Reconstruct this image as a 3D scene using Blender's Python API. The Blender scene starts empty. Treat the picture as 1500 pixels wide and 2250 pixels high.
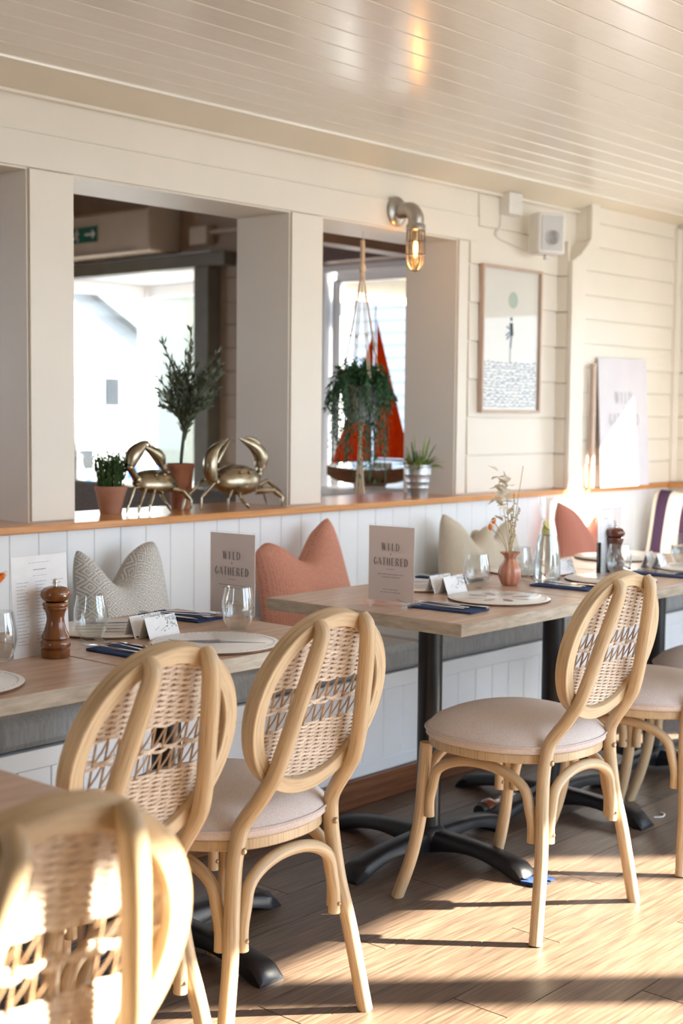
import bpy, math, random
from math import sin, cos, pi, sqrt, radians, atan2
from mathutils import Vector, Matrix
random.seed(7)
SC = bpy.context.scene
COL = SC.collection

# ------------------------------------------------------------------ camera
CAM_Z = 1.31
cam_d = bpy.data.cameras.new('camera')
cam = bpy.data.objects.new('camera', cam_d); COL.objects.link(cam)
cam_d.sensor_fit = 'HORIZONTAL'; cam_d.sensor_width = 24.0; cam_d.lens = 48.0
cam_d.clip_start = 0.05; cam_d.clip_end = 200
Xr = Vector((0.66447, 0.04903, -0.74570)).normalized()      # world X seen in camera space
Zr = Vector((0.00996, 0.99717, 0.07444)).normalized()
Zr = (Zr - Xr * Zr.dot(Xr)).normalized()
Yr = Zr.cross(Xr)
cam.matrix_world = Matrix(((Xr.x, Xr.y, Xr.z, 0), (Yr.x, Yr.y, Yr.z, 0), (Zr.x, Zr.y, Zr.z, CAM_Z), (0, 0, 0, 1)))
cam_d.dof.use_dof = True; cam_d.dof.focus_distance = 3.15; cam_d.dof.aperture_fstop = 3.6
SC.camera = cam

# ------------------------------------------------------------------ sky, sun, exposure
w = bpy.data.worlds.new('sky'); SC.world = w; w.use_nodes = True
nt = w.node_tree; nt.nodes.clear()
wo = nt.nodes.new('ShaderNodeOutputWorld'); bg = nt.nodes.new('ShaderNodeBackground')
tc = nt.nodes.new('ShaderNodeTexCoord'); sp = nt.nodes.new('ShaderNodeSeparateXYZ'); cr = nt.nodes.new('ShaderNodeValToRGB')
nt.links.new(tc.outputs['Generated'], sp.inputs[0]); nt.links.new(sp.outputs[2], cr.inputs[0])
cr.color_ramp.elements[0].position = 0.0; cr.color_ramp.elements[0].color = (0.80, 0.89, 1.0, 1)
cr.color_ramp.elements[1].position = 0.9; cr.color_ramp.elements[1].color = (0.50, 0.70, 1.0, 1)
nt.links.new(cr.outputs[0], bg.inputs[0]); nt.links.new(bg.outputs[0], wo.inputs[0])
bg.inputs[1].default_value = 2.8
SUN_T = 0.55                                                 # tangent of the sun's elevation
sd = bpy.data.lights.new('sun', 'SUN'); sun = bpy.data.objects.new('sun', sd); COL.objects.link(sun)
sd.energy = 28.0; sd.color = (1.0, 0.90, 0.755); sd.angle = radians(0.9)
sun.rotation_euler = Vector((-0.7071, 0.7071, -SUN_T)).to_track_quat('-Z', 'Y').to_euler()
sun.location = (9, -6, 6)
vs = SC.view_settings
vs.view_transform = 'Standard'; vs.look = 'None'; vs.gamma = 1.0; vs.use_curve_mapping = False
vs.exposure = 1.36
SC.cycles.use_denoising = True
SC.cycles.max_bounces = 9; SC.cycles.diffuse_bounces = 5; SC.cycles.glossy_bounces = 4
SC.cycles.transparent_max_bounces = 24; SC.cycles.transmission_bounces = 8
SC.cycles.sample_clamp_indirect = 6.0
SC.cycles.caustics_reflective = False; SC.cycles.caustics_refractive = False

def portal(name, loc, rot, sx, sy):
    d = bpy.data.lights.new(name, 'AREA'); d.shape = 'RECTANGLE'; d.size = sx; d.size_y = sy
    d.cycles.is_portal = True
    o = bpy.data.objects.new(name, d); COL.objects.link(o); o.location = loc; o.rotation_euler = rot
for cx, sx in ((2.67, 1.05), (4.1, 1.4), (5.63, 1.3)):
    portal('window_daylight', (cx, -0.80, 1.16), (-pi/2, 0, 0), sx, 2.2)
portal('window_daylight', (-1.72, 1.8, 1.425), (0, pi/2, 0), .75, .6)  # sits at the window added in the left wall
portal('window_daylight', (1.0, 9.15, 1.6), (pi/2, 0, 0), 4.4, 1.4)  # sits at the unseen annexe opening put in for sky light
portal('window_daylight', (6.48, 2.55, 1.38), (0, -pi/2, 0), 1.0, 0.7)
portal('window_daylight', (6.28, 5.0, 1.1), (0, -pi/2, 0), 2.1, 1.4)
portal('window_daylight', (7.28, 7.6, 1.4), (0, -pi/2, 0), 1.6, 1.6)

# ------------------------------------------------------------------ materials
def _n(nt, t, **k):
    n = nt.nodes.new(t)
    for a, b in k.items(): setattr(n, a, b)
    return n
def base_mat(name, col, rough=.5, metal=0, spec=.5, coat=0):
    m = bpy.data.materials.new(name); m.use_nodes = True
    b = m.node_tree.nodes['Principled BSDF']
    b.inputs['Base Color'].default_value = (*col, 1); b.inputs['Roughness'].default_value = rough
    b.inputs['Metallic'].default_value = metal; b.inputs['Specular IOR Level'].default_value = spec
    b.inputs['Coat Weight'].default_value = coat; b.inputs['Coat Roughness'].default_value = .15
    return m, m.node_tree, b
def noise_mat(name, c1, c2, rough=.5, scale=30, stretch=(1, 1, 1), bump=.1, metal=0, coord='Object', coat=0, detail=4, rnd=0, dist=.002, spec=.5, lo=.3, hi=.7, crough=.15):
    m, nt, b = base_mat(name, c1, rough, metal, spec, coat)
    b.inputs['Coat Roughness'].default_value = crough
    tc = _n(nt, 'ShaderNodeTexCoord'); mp = _n(nt, 'ShaderNodeMapping'); mp.inputs['Scale'].default_value = stretch
    no = _n(nt, 'ShaderNodeTexNoise'); no.inputs['Scale'].default_value = scale; no.inputs['Detail'].default_value = detail
    nt.links.new(tc.outputs[coord], mp.inputs[0]); nt.links.new(mp.outputs[0], no.inputs[0])
    cr = _n(nt, 'ShaderNodeValToRGB'); cr.color_ramp.elements[0].color = (*c1, 1); cr.color_ramp.elements[1].color = (*c2, 1)
    cr.color_ramp.elements[0].position = lo; cr.color_ramp.elements[1].position = hi
    nt.links.new(no.outputs[0], cr.inputs[0])
    out = cr.outputs[0]
    if rnd:
        oi = _n(nt, 'ShaderNodeObjectInfo'); mr = _n(nt, 'ShaderNodeMapRange')
        mr.inputs[3].default_value = 1 - rnd; mr.inputs[4].default_value = 1 + rnd
        nt.links.new(oi.outputs['Random'], mr.inputs[0])
        vm = _n(nt, 'ShaderNodeVectorMath', operation='SCALE')
        nt.links.new(out, vm.inputs[0]); nt.links.new(mr.outputs[0], vm.inputs['Scale']); out = vm.outputs[0]
        ad = _n(nt, 'ShaderNodeVectorMath', operation='ADD'); nt.links.new(tc.outputs[coord], ad.inputs[0])
        cm = _n(nt, 'ShaderNodeCombineXYZ'); m2 = _n(nt, 'ShaderNodeMath', operation='MULTIPLY'); m2.inputs[1].default_value = 37.0
        nt.links.new(oi.outputs['Random'], m2.inputs[0]); nt.links.new(m2.outputs[0], cm.inputs[0]); nt.links.new(m2.outputs[0], cm.inputs[1])
        nt.links.new(cm.outputs[0], ad.inputs[1]); nt.links.new(ad.outputs[0], mp.inputs[0])
    nt.links.new(out, b.inputs['Base Color'])
    if bump:
        bp = _n(nt, 'ShaderNodeBump'); bp.inputs['Strength'].default_value = bump; bp.inputs['Distance'].default_value = dist
        nt.links.new(no.outputs[0], bp.inputs['Height']); nt.links.new(bp.outputs[0], b.inputs['Normal'])
    return m
def thin_glass(name, tint=(1, 1, 1), refl=(1, 1, 1), ior=1.5, base=0.0, power=5.0):
    m = bpy.data.materials.new(name); m.use_nodes = True; nt = m.node_tree; nt.nodes.clear()
    o = _n(nt, 'ShaderNodeOutputMaterial'); t = _n(nt, 'ShaderNodeBsdfTransparent'); g = _n(nt, 'ShaderNodeBsdfGlossy')
    t.inputs[0].default_value = (*tint, 1); g.inputs[0].default_value = (*refl, 1); g.inputs['Roughness'].default_value = .02
    f = _n(nt, 'ShaderNodeLayerWeight'); pw_ = _n(nt, 'ShaderNodeMath', operation='POWER'); pw_.inputs[1].default_value = power
    nt.links.new(f.outputs['Facing'], pw_.inputs[0]); f0 = ((ior - 1) / (ior + 1)) ** 2     # Schlick reflectance of a thin clear sheet
    mx = _n(nt, 'ShaderNodeMixShader'); ad = _n(nt, 'ShaderNodeMath', operation='MULTIPLY_ADD'); ad.inputs[1].default_value = 1 - f0; ad.inputs[2].default_value = f0 + base
    nt.links.new(pw_.outputs[0], ad.inputs[0]); nt.links.new(ad.outputs[0], mx.inputs[0])
    nt.links.new(t.outputs[0], mx.inputs[1]); nt.links.new(g.outputs[0], mx.inputs[2]); nt.links.new(mx.outputs[0], o.inputs[0])
    return m
def real_glass(name, col=(1, 1, 1), ior=1.33, rough=0):
    m, nt, b = base_mat(name, col, rough); b.inputs['Transmission Weight'].default_value = 1; b.inputs['IOR'].default_value = ior
    return m
def emit(name, col, s):
    m = bpy.data.materials.new(name); m.use_nodes = True; nt = m.node_tree; nt.nodes.clear()
    o = _n(nt, 'ShaderNodeOutputMaterial'); e = _n(nt, 'ShaderNodeEmission'); e.inputs[0].default_value = (*col, 1); e.inputs[1].default_value = s
    nt.links.new(e.outputs[0], o.inputs[0]); return m

M = {}
M['cream'] = noise_mat('cream_paint', (.78, .725, .635), (.82, .765, .675), .42, 3, bump=.05, dist=.003)
M['white_panel'] = noise_mat('white_satin_paint', (.84, .87, .90), (.88, .91, .94), .38, 4, bump=.04)
M['ceil'] = noise_mat('glossy_ceiling_paint', (.85, .81, .735), (.88, .845, .775), .21, 6, (1, 6, 1), bump=.08, dist=.002, spec=.9)
M['soffit'] = noise_mat('shaded_soffit_paint', (.74, .66, .53), (.78, .70, .57), .45, 3, bump=.03)  # darker tone carries the shade of the down-sloping board
M['ledge'] = noise_mat('orange_varnished_pine', (.56, .22, .055), (.72, .34, .10), .28, 14, (.5, 8, 8), bump=.1, coat=.4)
M['skirt'] = noise_mat('dark_stained_skirting', (.13, .045, .018), (.24, .09, .035), .38, 10, (.5, 8, 8), bump=.1)
M['floor'] = noise_mat('brown_oak_vinyl', (.060, .038, .027), (.195, .130, .088), .40, 7, (.9, 16, 1), bump=.12, rnd=.17, detail=7, dist=.001, lo=.25, hi=.75)
M['cane_wood'] = noise_mat('bentwood_rattan', (.29, .20, .112), (.57, .425, .262), .42, 14, (22, .6, 1), bump=.25, detail=9, coord='UV', dist=.0008, lo=.22, hi=.52)
M['wicker'] = noise_mat('woven_rattan_peel', (.54, .43, .33), (.80, .69, .58), .5, 60, bump=.2, dist=.001)
M['cane_dark'] = noise_mat('brown_cane_strand', (.30, .18, .10), (.50, .34, .21), .5, 60, bump=.1)
M['seat'] = noise_mat('beige_woven_fabric', (.58, .50, .465), (.74, .66, .62), .9, 420, bump=.6, dist=.0015, detail=2)
M['piping'] = noise_mat('fabric_piping', (.54, .46, .43), (.66, .58, .54), .9, 300, bump=.3)
M['bolt'] = noise_mat('brass_bolt', (.35, .24, .14), (.45, .32, .2), .4, 50, metal=.6)
M['tabletop'] = noise_mat('weathered_oak_top', (.45, .295, .205), (.62, .45, .34), .36, 5, (1.2, 10, 3), bump=.12, detail=8, dist=.001, coat=.08)
M['tableedge'] = noise_mat('greywashed_table_edge', (.36, .315, .25), (.56, .50, .41), .55, 12, (1.5, 1.5, 8), bump=.2, detail=7)
M['iron'] = noise_mat('black_cast_iron', (.006, .006, .008), (.012, .012, .015), .38, 240, bump=.35, dist=.0006, spec=.4)
M['bench_fab'] = noise_mat('grey_velvet', (.28, .29, .29), (.38, .39, .385), .75, 120, (1, 1, .2), bump=.2)
M['terracotta'] = noise_mat('terracotta', (.34, .12, .06), (.46, .19, .10), .75, 18, bump=.2)
M['terracotta2'] = noise_mat('dusty_terracotta', (.36, .17, .105), (.46, .24, .16), .8, 16, bump=.2)
M['soil'] = noise_mat('soil', (.03, .02, .012), (.06, .04, .025), .95, 80, bump=.6)
M['bronze'] = noise_mat('antique_brass_cast', (.23, .19, .125), (.44, .38, .28), .27, 25, bump=.06, metal=1)
M['galv'] = noise_mat('galvanised_steel', (.38, .40, .42), (.52, .54, .56), .38, 20, bump=.05, metal=.9)
M['leaf_olive'] = noise_mat('olive_leaf', (.085, .11, .075), (.17, .205, .145), .55, 30, bump=0)
M['leaf_dark'] = noise_mat('dark_green_leaf', (.022, .065, .018), (.06, .13, .035), .55, 30, bump=0)
M['leaf_fern'] = noise_mat('trailing_green_leaf', (.016, .07, .03), (.045, .14, .055), .55, 30, bump=0)
M['leaf_yel'] = noise_mat('yellow_green_leaf', (.16, .25, .05), (.40, .44, .14), .55, 30, bump=0)
M['stem'] = noise_mat('green_brown_stem', (.05, .06, .035), (.10, .11, .06), .7, 30, bump=.1)
M['rope'] = noise_mat('cream_cotton_cord', (.55, .45, .32), (.72, .62, .48), .9, 250, bump=.6)
M['concrete'] = noise_mat('grey_cement_pot', (.30, .31, .32), (.40, .41, .42), .8, 30, bump=.2)
M['mill'] = noise_mat('polished_beech_mill', (.145, .042, .008), (.27, .088, .018), .22, 14, (3, 3, .6), bump=.03, coat=.6)
M['mill_dark'] = noise_mat('polished_mahogany_mill', (.10, .020, .008), (.17, .04, .015), .2, 14, (3, 3, .6), bump=.03, coat=.6)
M['chrome'] = noise_mat('polished_steel', (.62, .61, .60), (.72, .71, .70), .14, 40, metal=1, bump=0)
M['paper'] = noise_mat('white_paper', (.82, .83, .85), (.86, .87, .89), .7, 40, bump=.02)
M['paper_pink'] = noise_mat('rose_grey_card', (.80, .715, .705), (.83, .74, .73), .6, 20, bump=.01)
M['ink'] = noise_mat('grey_ink', (.13, .12, .12), (.19, .17, .16), .7, 20, bump=0)
M['ink_pale'] = noise_mat('pale_ink', (.36, .34, .36), (.46, .44, .45), .7, 20, bump=0)
M['acrylic'] = thin_glass('clear_acrylic', (.99, .995, .995), ior=1.3, power=8.0)
M['glass'] = thin_glass('drinking_glass', (.95, .965, .965), ior=1.5, base=.03, power=3.0)
M['pane'] = thin_glass('window_glass', (.96, .98, .98), ior=1.35)
M['water'] = real_glass('still_water', (.96, .98, .98), 1.33)
M['lemon'] = noise_mat('lemon_flesh', (.98, .84, .24), (.98, .90, .45), .5, 60, bump=.2)
M['lemon_rind'] = noise_mat('lemon_rind', (.85, .55, .03), (.9, .62, .05), .4, 60, bump=.2)
M['mat_top'] = noise_mat('glossy_white_placemat', (.84, .83, .81), (.87, .86, .84), .26, 8, bump=.01, coat=.1)
M['mat_edge'] = noise_mat('hardboard_edge', (.12, .06, .03), (.2, .11, .06), .7, 40, bump=.1)
M['rope_ink'] = noise_mat('faint_rope_print', (.55, .55, .58), (.62, .62, .64), .5, 20, bump=0)
M['print_blue'] = noise_mat('slate_blue_print', (.10, .11, .17), (.30, .32, .40), .35, 90, bump=0)
M['print_violet'] = noise_mat('violet_print', (.22, .16, .26), (.36, .28, .36), .35, 60, bump=0)
M['print_plum'] = noise_mat('plum_shell_print', (.20, .13, .17), (.46, .33, .32), .35, 60, bump=0)
M['print_grey'] = noise_mat('grey_shell_print', (.28, .32, .33), (.48, .50, .50), .35, 60, bump=0)
M['print_red'] = noise_mat('rust_print', (.30, .10, .08), (.5, .24, .2), .35, 60, bump=0)
M['navy'] = noise_mat('navy_paper_napkin', (.008, .03, .11), (.015, .055, .18), .8, 160, bump=.4)
M['vase'] = noise_mat('glazed_pink_terracotta', (.50, .20, .125), (.62, .29, .19), .18, 12, (6, 6, 1), bump=.02, coat=.7)
M['dry'] = noise_mat('dried_flower_cream', (.80, .72, .58), (.92, .86, .74), .8, 50, bump=.1)
M['dry_stem'] = noise_mat('dried_stem', (.42, .32, .17), (.58, .46, .27), .8, 50, bump=.1)
M['orange_bud'] = noise_mat('orange_dried_bud', (.70, .15, .012), (.88, .26, .03), .7, 200, bump=.6)
M['orange_sail'] = noise_mat('orange_sailcloth', (.80, .075, .008), (.90, .15, .02), .7, 8, bump=.05)
_m = bpy.data.materials.new('thin_orange_sailcloth'); _m.use_nodes = True; _t = _m.node_tree; _t.nodes.clear()
_o = _n(_t, 'ShaderNodeOutputMaterial'); _a = _n(_t, 'ShaderNodeBsdfTranslucent'); _b = _n(_t, 'ShaderNodeBsdfDiffuse'); _x = _n(_t, 'ShaderNodeMixShader'); _x.inputs[0].default_value = .5
_w = _n(_t, 'ShaderNodeTexNoise'); _w.inputs['Scale'].default_value = 9; _c = _n(_t, 'ShaderNodeValToRGB'); _c.color_ramp.elements[0].color = (.80, .07, .01, 1); _c.color_ramp.elements[1].color = (.95, .19, .02, 1)
_t.links.new(_w.outputs[0], _c.inputs[0]); _t.links.new(_c.outputs[0], _a.inputs[0]); _t.links.new(_c.outputs[0], _b.inputs[0])
_t.links.new(_a.outputs[0], _x.inputs[1]); _t.links.new(_b.outputs[0], _x.inputs[2]); _t.links.new(_x.outputs[0], _o.inputs[0]); M['orange_sail'] = _m
M['hull'] = noise_mat('varnished_hull', (.20, .07, .025), (.32, .13, .05), .3, 12, (1, 6, 6), bump=.03, coat=.4)
M['frame_wood'] = noise_mat('pale_pink_oak_frame', (.50, .36, .28), (.62, .47, .37), .5, 14, (1, 8, 1), bump=.08)
M['print_paper'] = noise_mat('pale_print_paper', (.74, .72, .66), (.77, .75, .69), .6, 6, bump=0)
M['sage'] = noise_mat('sage_ink', (.42, .52, .44), (.46, .56, .48), .6, 20, bump=0)
M['black_ink'] = noise_mat('black_ink', (.02, .02, .02), (.05, .05, .05), .6, 20, bump=0)
M['sea_ink'] = noise_mat('sea_blue_ink', (.03, .07, .12), (.18, .25, .32), .6, 90, bump=0)
M['white_pl'] = noise_mat('white_plastic', (.76, .74, .70), (.80, .78, .74), .4, 20, bump=.02)
M['grille'] = noise_mat('pale_grey_grille', (.55, .54, .53), (.64, .63, .62), .6, 300, bump=.6)
M['shaded_wall'] = noise_mat('shade_brown_boards', (.34, .27, .21), (.40, .32, .25), .6, 5, (6, 1, 1), bump=.1)  # the annexe's shade is put into this brown board colour
M['dark_beam'] = noise_mat('dark_brown_beam', (.08, .035, .02), (.15, .07, .04), .5, 8, (1, 8, 8), bump=.1)
M['rose_beam'] = noise_mat('rose_brown_beam', (.30, .18, .13), (.38, .24, .18), .5, 8, (1, 8, 8), bump=.1)
M['grey_frame'] = noise_mat('olive_grey_paint', (.13, .13, .11), (.16, .16, .135), .5, 10, bump=.05)
M['ac'] = noise_mat('cream_aircon_plastic', (.52, .46, .38), (.56, .50, .42), .4, 10, bump=.02)
M['black'] = noise_mat('matt_black', (.015, .015, .015), (.03, .03, .03), .6, 20, bump=.05)
M['sign_green'] = noise_mat('exit_sign_green', (.0, .10, .07), (.0, .13, .09), .5, 10, bump=0)
M['upvc'] = noise_mat('white_window_frame', (.80, .83, .86), (.84, .87, .90), .35, 6, bump=.02)
M['render_white'] = noise_mat('white_house_render', (.34, .35, .36), (.38, .39, .40), .8, 3, bump=.1)
M['slate'] = noise_mat('pale_slate_roof', (.14, .15, .16), (.18, .19, .20), .6, 12, bump=.2)
M['house_glass'] = noise_mat('dark_house_window', (.012, .014, .016), (.02, .022, .025), .9, 4, bump=.02, spec=.0)
M['tan_wall'] = noise_mat('tan_brick_wall', (.20, .19, .13), (.27, .255, .18), .8, 20, bump=.2)
M['blue_siding'] = noise_mat('pale_blue_siding', (.235, .25, .27), (.265, .28, .30), .6, 5, bump=.1)
M['ground'] = noise_mat('pale_paving', (.16, .16, .155), (.22, .215, .205), .9, 12, bump=.2)
M['blue_tarp'] = noise_mat('bright_blue_cover', (.005, .10, .62), (.02, .17, .80), .5, 10, bump=.1)
M['tweed'] = noise_mat('brown_tweed', (.10, .085, .07), (.22, .19, .165), .9, 90, bump=.4)
M['bulb'] = emit('glowing_filament', (1.0, .50, .16), 6.5)
M['led'] = emit('warm_strip_light', (1.0, .80, .52), 9)
M['lampglass'] = thin_glass('amber_lamp_glass', (1.0, .86, .66), ior=1.5, base=.02)
M['nickel'] = noise_mat('galvanised_brass', (.36, .34, .31), (.48, .45, .40), .36, 30, metal=.9, bump=.1)
M['orange_pil'] = None

def fabric_pattern(name, c_bg, c_ln, kind, scale):
    m, nt, b = base_mat(name, c_bg, .92)
    uv = _n(nt, 'ShaderNodeTexCoord'); mp = _n(nt, 'ShaderNodeMapping'); mp.inputs['Scale'].default_value = (scale, scale, 1); mp.inputs['Location'].default_value = (-.28 if kind == 'stripe' else 0, 0, 0)
    nt.links.new(uv.outputs['UV'], mp.inputs[0]); s = _n(nt, 'ShaderNodeSeparateXYZ')
    def mth(op, a, b_=None, c=None):
        n = _n(nt, 'ShaderNodeMath', operation=op)
        for i, v in enumerate((a, b_, c)):
            if v is None: continue
            if isinstance(v, (int, float)): n.inputs[i].default_value = v
            else: nt.links.new(v, n.inputs[i])
        return n.outputs[0]
    nt.links.new(mp.outputs[0], s.inputs[0])
    if kind == 'diamond':          # concentric rhombs
        a = mth('ABSOLUTE', mth('SUBTRACT', mth('FRACT', s.outputs[0]), .5)); c = mth('ABSOLUTE', mth('SUBTRACT', mth('FRACT', s.outputs[1]), .5))
        d = mth('ADD', a, c); d = mth('MINIMUM', d, mth('SUBTRACT', 1.0, d))
        f = mth('FRACT', mth('MULTIPLY', d, 4.0)); ln = mth('LESS_THAN', mth('ABSOLUTE', mth('SUBTRACT', f, .5)), .17)
    elif kind == 'dots':
        n1 = _n(nt, 'ShaderNodeTexVoronoi'); n1.inputs['Scale'].default_value = 1.0; n1.inputs['Randomness'].default_value = .25
        nt.links.new(mp.outputs[0], n1.inputs[0]); ln = mth('LESS_THAN', n1.outputs['Distance'], .26)
    elif kind == 'weave':
        ln = mth('GREATER_THAN', mth('MULTIPLY', mth('SINE', mth('MULTIPLY', mth('ADD', s.outputs[0], s.outputs[1]), 6.283)), mth('SINE', mth('MULTIPLY', mth('SUBTRACT', s.outputs[0], s.outputs[1]), 6.283))), .1)
    else:                          # vertical stripes
        ln = mth('LESS_THAN', mth('FRACT', s.outputs[0]), .45)
    mx = _n(nt, 'ShaderNodeMix', data_type='RGBA'); nt.links.new(ln, mx.inputs[0])
    mx.inputs[6].default_value = (*c_bg, 1); mx.inputs[7].default_value = (*c_ln, 1)
    nt.links.new(mx.outputs[2], b.inputs['Base Color'])
    no = _n(nt, 'ShaderNodeTexNoise'); no.inputs['Scale'].default_value = 300; nt.links.new(uv.outputs['Object'], no.inputs[0])
    bp = _n(nt, 'ShaderNodeBump'); bp.inputs['Strength'].default_value = .5; bp.inputs['Distance'].default_value = .001
    nt.links.new(mth('ADD', no.outputs[0], mth('MULTIPLY', ln, -.6)), bp.inputs['Height']); nt.links.new(bp.outputs[0], b.inputs['Normal'])
    return m
M['grey_pil'] = fabric_pattern('grey_diamond_weave', (.68, .66, .61), (.31, .33, .34), 'diamond', 8.0)
M['grey_pil_back'] = fabric_pattern('beige_fleck_weave', (.52, .48, .43), (.36, .35, .33), 'weave', 38)
M['orange_pil'] = fabric_pattern('terracotta_spot_weave', (.60, .285, .205), (.43, .16, .11), 'dots', 44)
M['coral_pil'] = fabric_pattern('coral_rib_weave', (.60, .24, .17), (.46, .17, .12), 'weave', 30)
M['beige_pil'] = noise_mat('beige_linen', (.52, .45, .35), (.62, .55, .44), .92, 220, bump=.4)
M['stripe_pil'] = fabric_pattern('purple_cream_stripe', (.78, .72, .60), (.050, .022, .058), 'stripe', 2.6)

# ------------------------------------------------------------------ mesh helpers
class MB:
    def __init__(s): s.v = []; s.f = []; s.uv = []; s.mi = []; s.cur = 0
    def add(s, vs, fs, uvs=None):
        o = len(s.v); s.v += [tuple(p) for p in vs]
        for k, f in enumerate(fs):
            s.f.append([i + o for i in f]); s.mi.append(s.cur)
            s.uv.append(uvs[k] if uvs else [((vs[i][0] + vs[i][1] * .7), vs[i][2]) for i in f])
        return s
    def box(s, c, d, rz=0, axis=None):
        hx, hy, hz = d[0] / 2, d[1] / 2, d[2] / 2; cs, sn = cos(rz), sin(rz)
        L = [(x, y, z) for x in (-hx, hx) for y in (-hy, hy) for z in (-hz, hz)]
        vs = [(c[0] + cs * x - sn * y, c[1] + sn * x + cs * y, c[2] + z) for x, y, z in L]
        fs = [(0, 1, 3, 2), (4, 6, 7, 5), (0, 4, 5, 1), (2, 3, 7, 6), (0, 2, 6, 4), (1, 5, 7, 3)]
        uvs = []
        ax = axis if axis is not None else max(range(3), key=lambda i: d[i])
        for f in fs:
            uvs.append([(sum(L[i][j] for j in range(3) if j != ax), L[i][ax]) for i in f])
        return s.add(vs, fs, uvs)
    def tube(s, pts, r, n=8, closed=False, cap=True, up=None, prof=None):
        pts = [Vector(p) for p in pts]; N = len(pts)
        rr = r if isinstance(r, (list, tuple)) else [r] * N
        tan = []
        for i in range(N):
            a = pts[(i - 1) % N] if (closed or i > 0) else pts[i]; b = pts[(i + 1) % N] if (closed or i < N - 1) else pts[i]
            t = b - a; tan.append(t.normalized() if t.length > 1e-9 else Vector((0, 0, 1)))
        if up is None:
            up0 = Vector((0, 0, 1)) if abs(tan[0].z) < .9 else Vector((0, 1, 0)); fixed = False
        else: up0 = Vector(up); fixed = True
        vs = []; L = 0; Ls = []
        u = up0
        for i in range(N):
            if fixed: u = up0
            u = (u - tan[i] * u.dot(tan[i]))
            u = u.normalized() if u.length > 1e-6 else Vector((1, 0, 0))
            w_ = tan[i].cross(u)
            P = prof if prof else [(cos(2 * pi * k / n), sin(2 * pi * k / n)) for k in range(n)]
            for (a, b) in P: vs.append(pts[i] + (w_ * a + u * b) * rr[i])
            Ls.append(L); L += (pts[(i + 1) % N] - pts[i]).length if i < N - 1 or closed else 0
        n = len(prof) if prof else n
        Ls.append(L)
        fs = []; uvs = []
        rr_ = rr[0] if not prof else rr[0] * max(abs(a) for a, b in prof)
        for i in range(N if closed else N - 1):
            j = (i + 1) % N
            for k in range(n):
                k2 = (k + 1) % n
                fs.append((i * n + k, i * n + k2, j * n + k2, j * n + k))
                u0, u1 = k / n * rr_ * 6.3, (k + 1) / n * rr_ * 6.3
                uvs.append([(u0, Ls[i]), (u1, Ls[i]), (u1, Ls[i + 1]), (u0, Ls[i + 1])])
        if cap and not closed:
            fs.append(tuple(range(n))[::-1]); uvs.append([(0, 0)] * n)
            fs.append(tuple((N - 1) * n + k for k in range(n))); uvs.append([(0, L)] * n)
        return s.add(vs, fs, uvs)
    def lathe(s, prof, c=(0, 0, 0), n=32, flute=None):
        vs = []; fs = []
        for (r, z) in prof:
            for k in range(n):
                a = 2 * pi * k / n; q = r * (1 + (flute(a, z) if flute else 0)); vs.append((c[0] + q * cos(a), c[1] + q * sin(a), c[2] + z))
        for i in range(len(prof) - 1):
            for k in range(n):
                k2 = (k + 1) % n; fs.append((i * n + k, i * n + k2, (i + 1) * n + k2, (i + 1) * n + k))
        if prof[0][0] > 1e-4: fs.append(tuple(range(n))[::-1])
        if prof[-1][0] > 1e-4 and s.__dict__.get('captop', True): fs.append(tuple((len(prof) - 1) * n + k for k in range(n)))
        return s.add(vs, fs)
    def prism(s, out, a, b, plane='xy'):
        n = len(out)
        def P(p, h): return {'xy': (p[0], p[1], h), 'xz': (p[0], h, p[1]), 'yz': (h, p[0], p[1])}[plane]
        vs = [P(p, a) for p in out] + [P(p, b) for p in out]
        fs = [tuple(range(n))[::-1], tuple(range(n, 2 * n))] + [(i, (i + 1) % n, n + (i + 1) % n, n + i) for i in range(n)]
        return s.add(vs, fs)
    def quad(s, a, b, c, d): return s.add([a, b, c, d], [(0, 1, 2, 3)], [[(0, 0), (1, 0), (1, 1), (0, 1)]])
    def sphere(s, c, r, n=12, m=8, R=None):
        r = r if isinstance(r, (tuple, list)) else (r, r, r); vs = []; fs = []
        for i in range(m + 1):
            t = pi * i / m
            for k in range(n):
                a = 2 * pi * k / n; v = Vector((r[0] * sin(t) * cos(a), r[1] * sin(t) * sin(a), -r[2] * cos(t)))
                if R: v = R @ v
                vs.append(v + Vector(c))
        for i in range(m):
            for k in range(n): fs.append((i * n + k, i * n + (k + 1) % n, (i + 1) * n + (k + 1) % n, (i + 1) * n + k))
        return s.add(vs, fs)
    def leaf(s, p, d, L, wd, up=Vector((0, 0, 1))):
        p = Vector(p); d = Vector(d).normalized(); sd_ = d.cross(up)
        sd_ = sd_.normalized() if sd_.length > 1e-4 else Vector((1, 0, 0)); nn = sd_.cross(d)
        m_ = p + d * L * .5
        vs = [p, m_ + sd_ * wd / 2 + nn * wd * .15, p + d * L, m_ - sd_ * wd / 2 + nn * wd * .15, m_]
        return s.add(vs, [(0, 1, 4), (1, 2, 4), (2, 3, 4), (3, 0, 4)])
    def mesh(s, name, mats, smooth=True, angle=40):
        me = bpy.data.meshes.new(name); me.from_pydata(s.v, [], s.f)
        uvl = me.uv_layers.new(name='UVMap'); k = 0
        for f, uv in zip(s.f, s.uv):
            for j in range(len(f)): uvl.data[k].uv = uv[j]; k += 1
        mats = mats if isinstance(mats, (list, tuple)) else [mats]
        for m in mats: me.materials.append(M[m] if isinstance(m, str) else m)
        if len(mats) > 1: me.polygons.foreach_set('material_index', s.mi)
        import bmesh
        bm = bmesh.new(); bm.from_mesh(me); bmesh.ops.recalc_face_normals(bm, faces=bm.faces); bm.to_mesh(me); bm.free()
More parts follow.
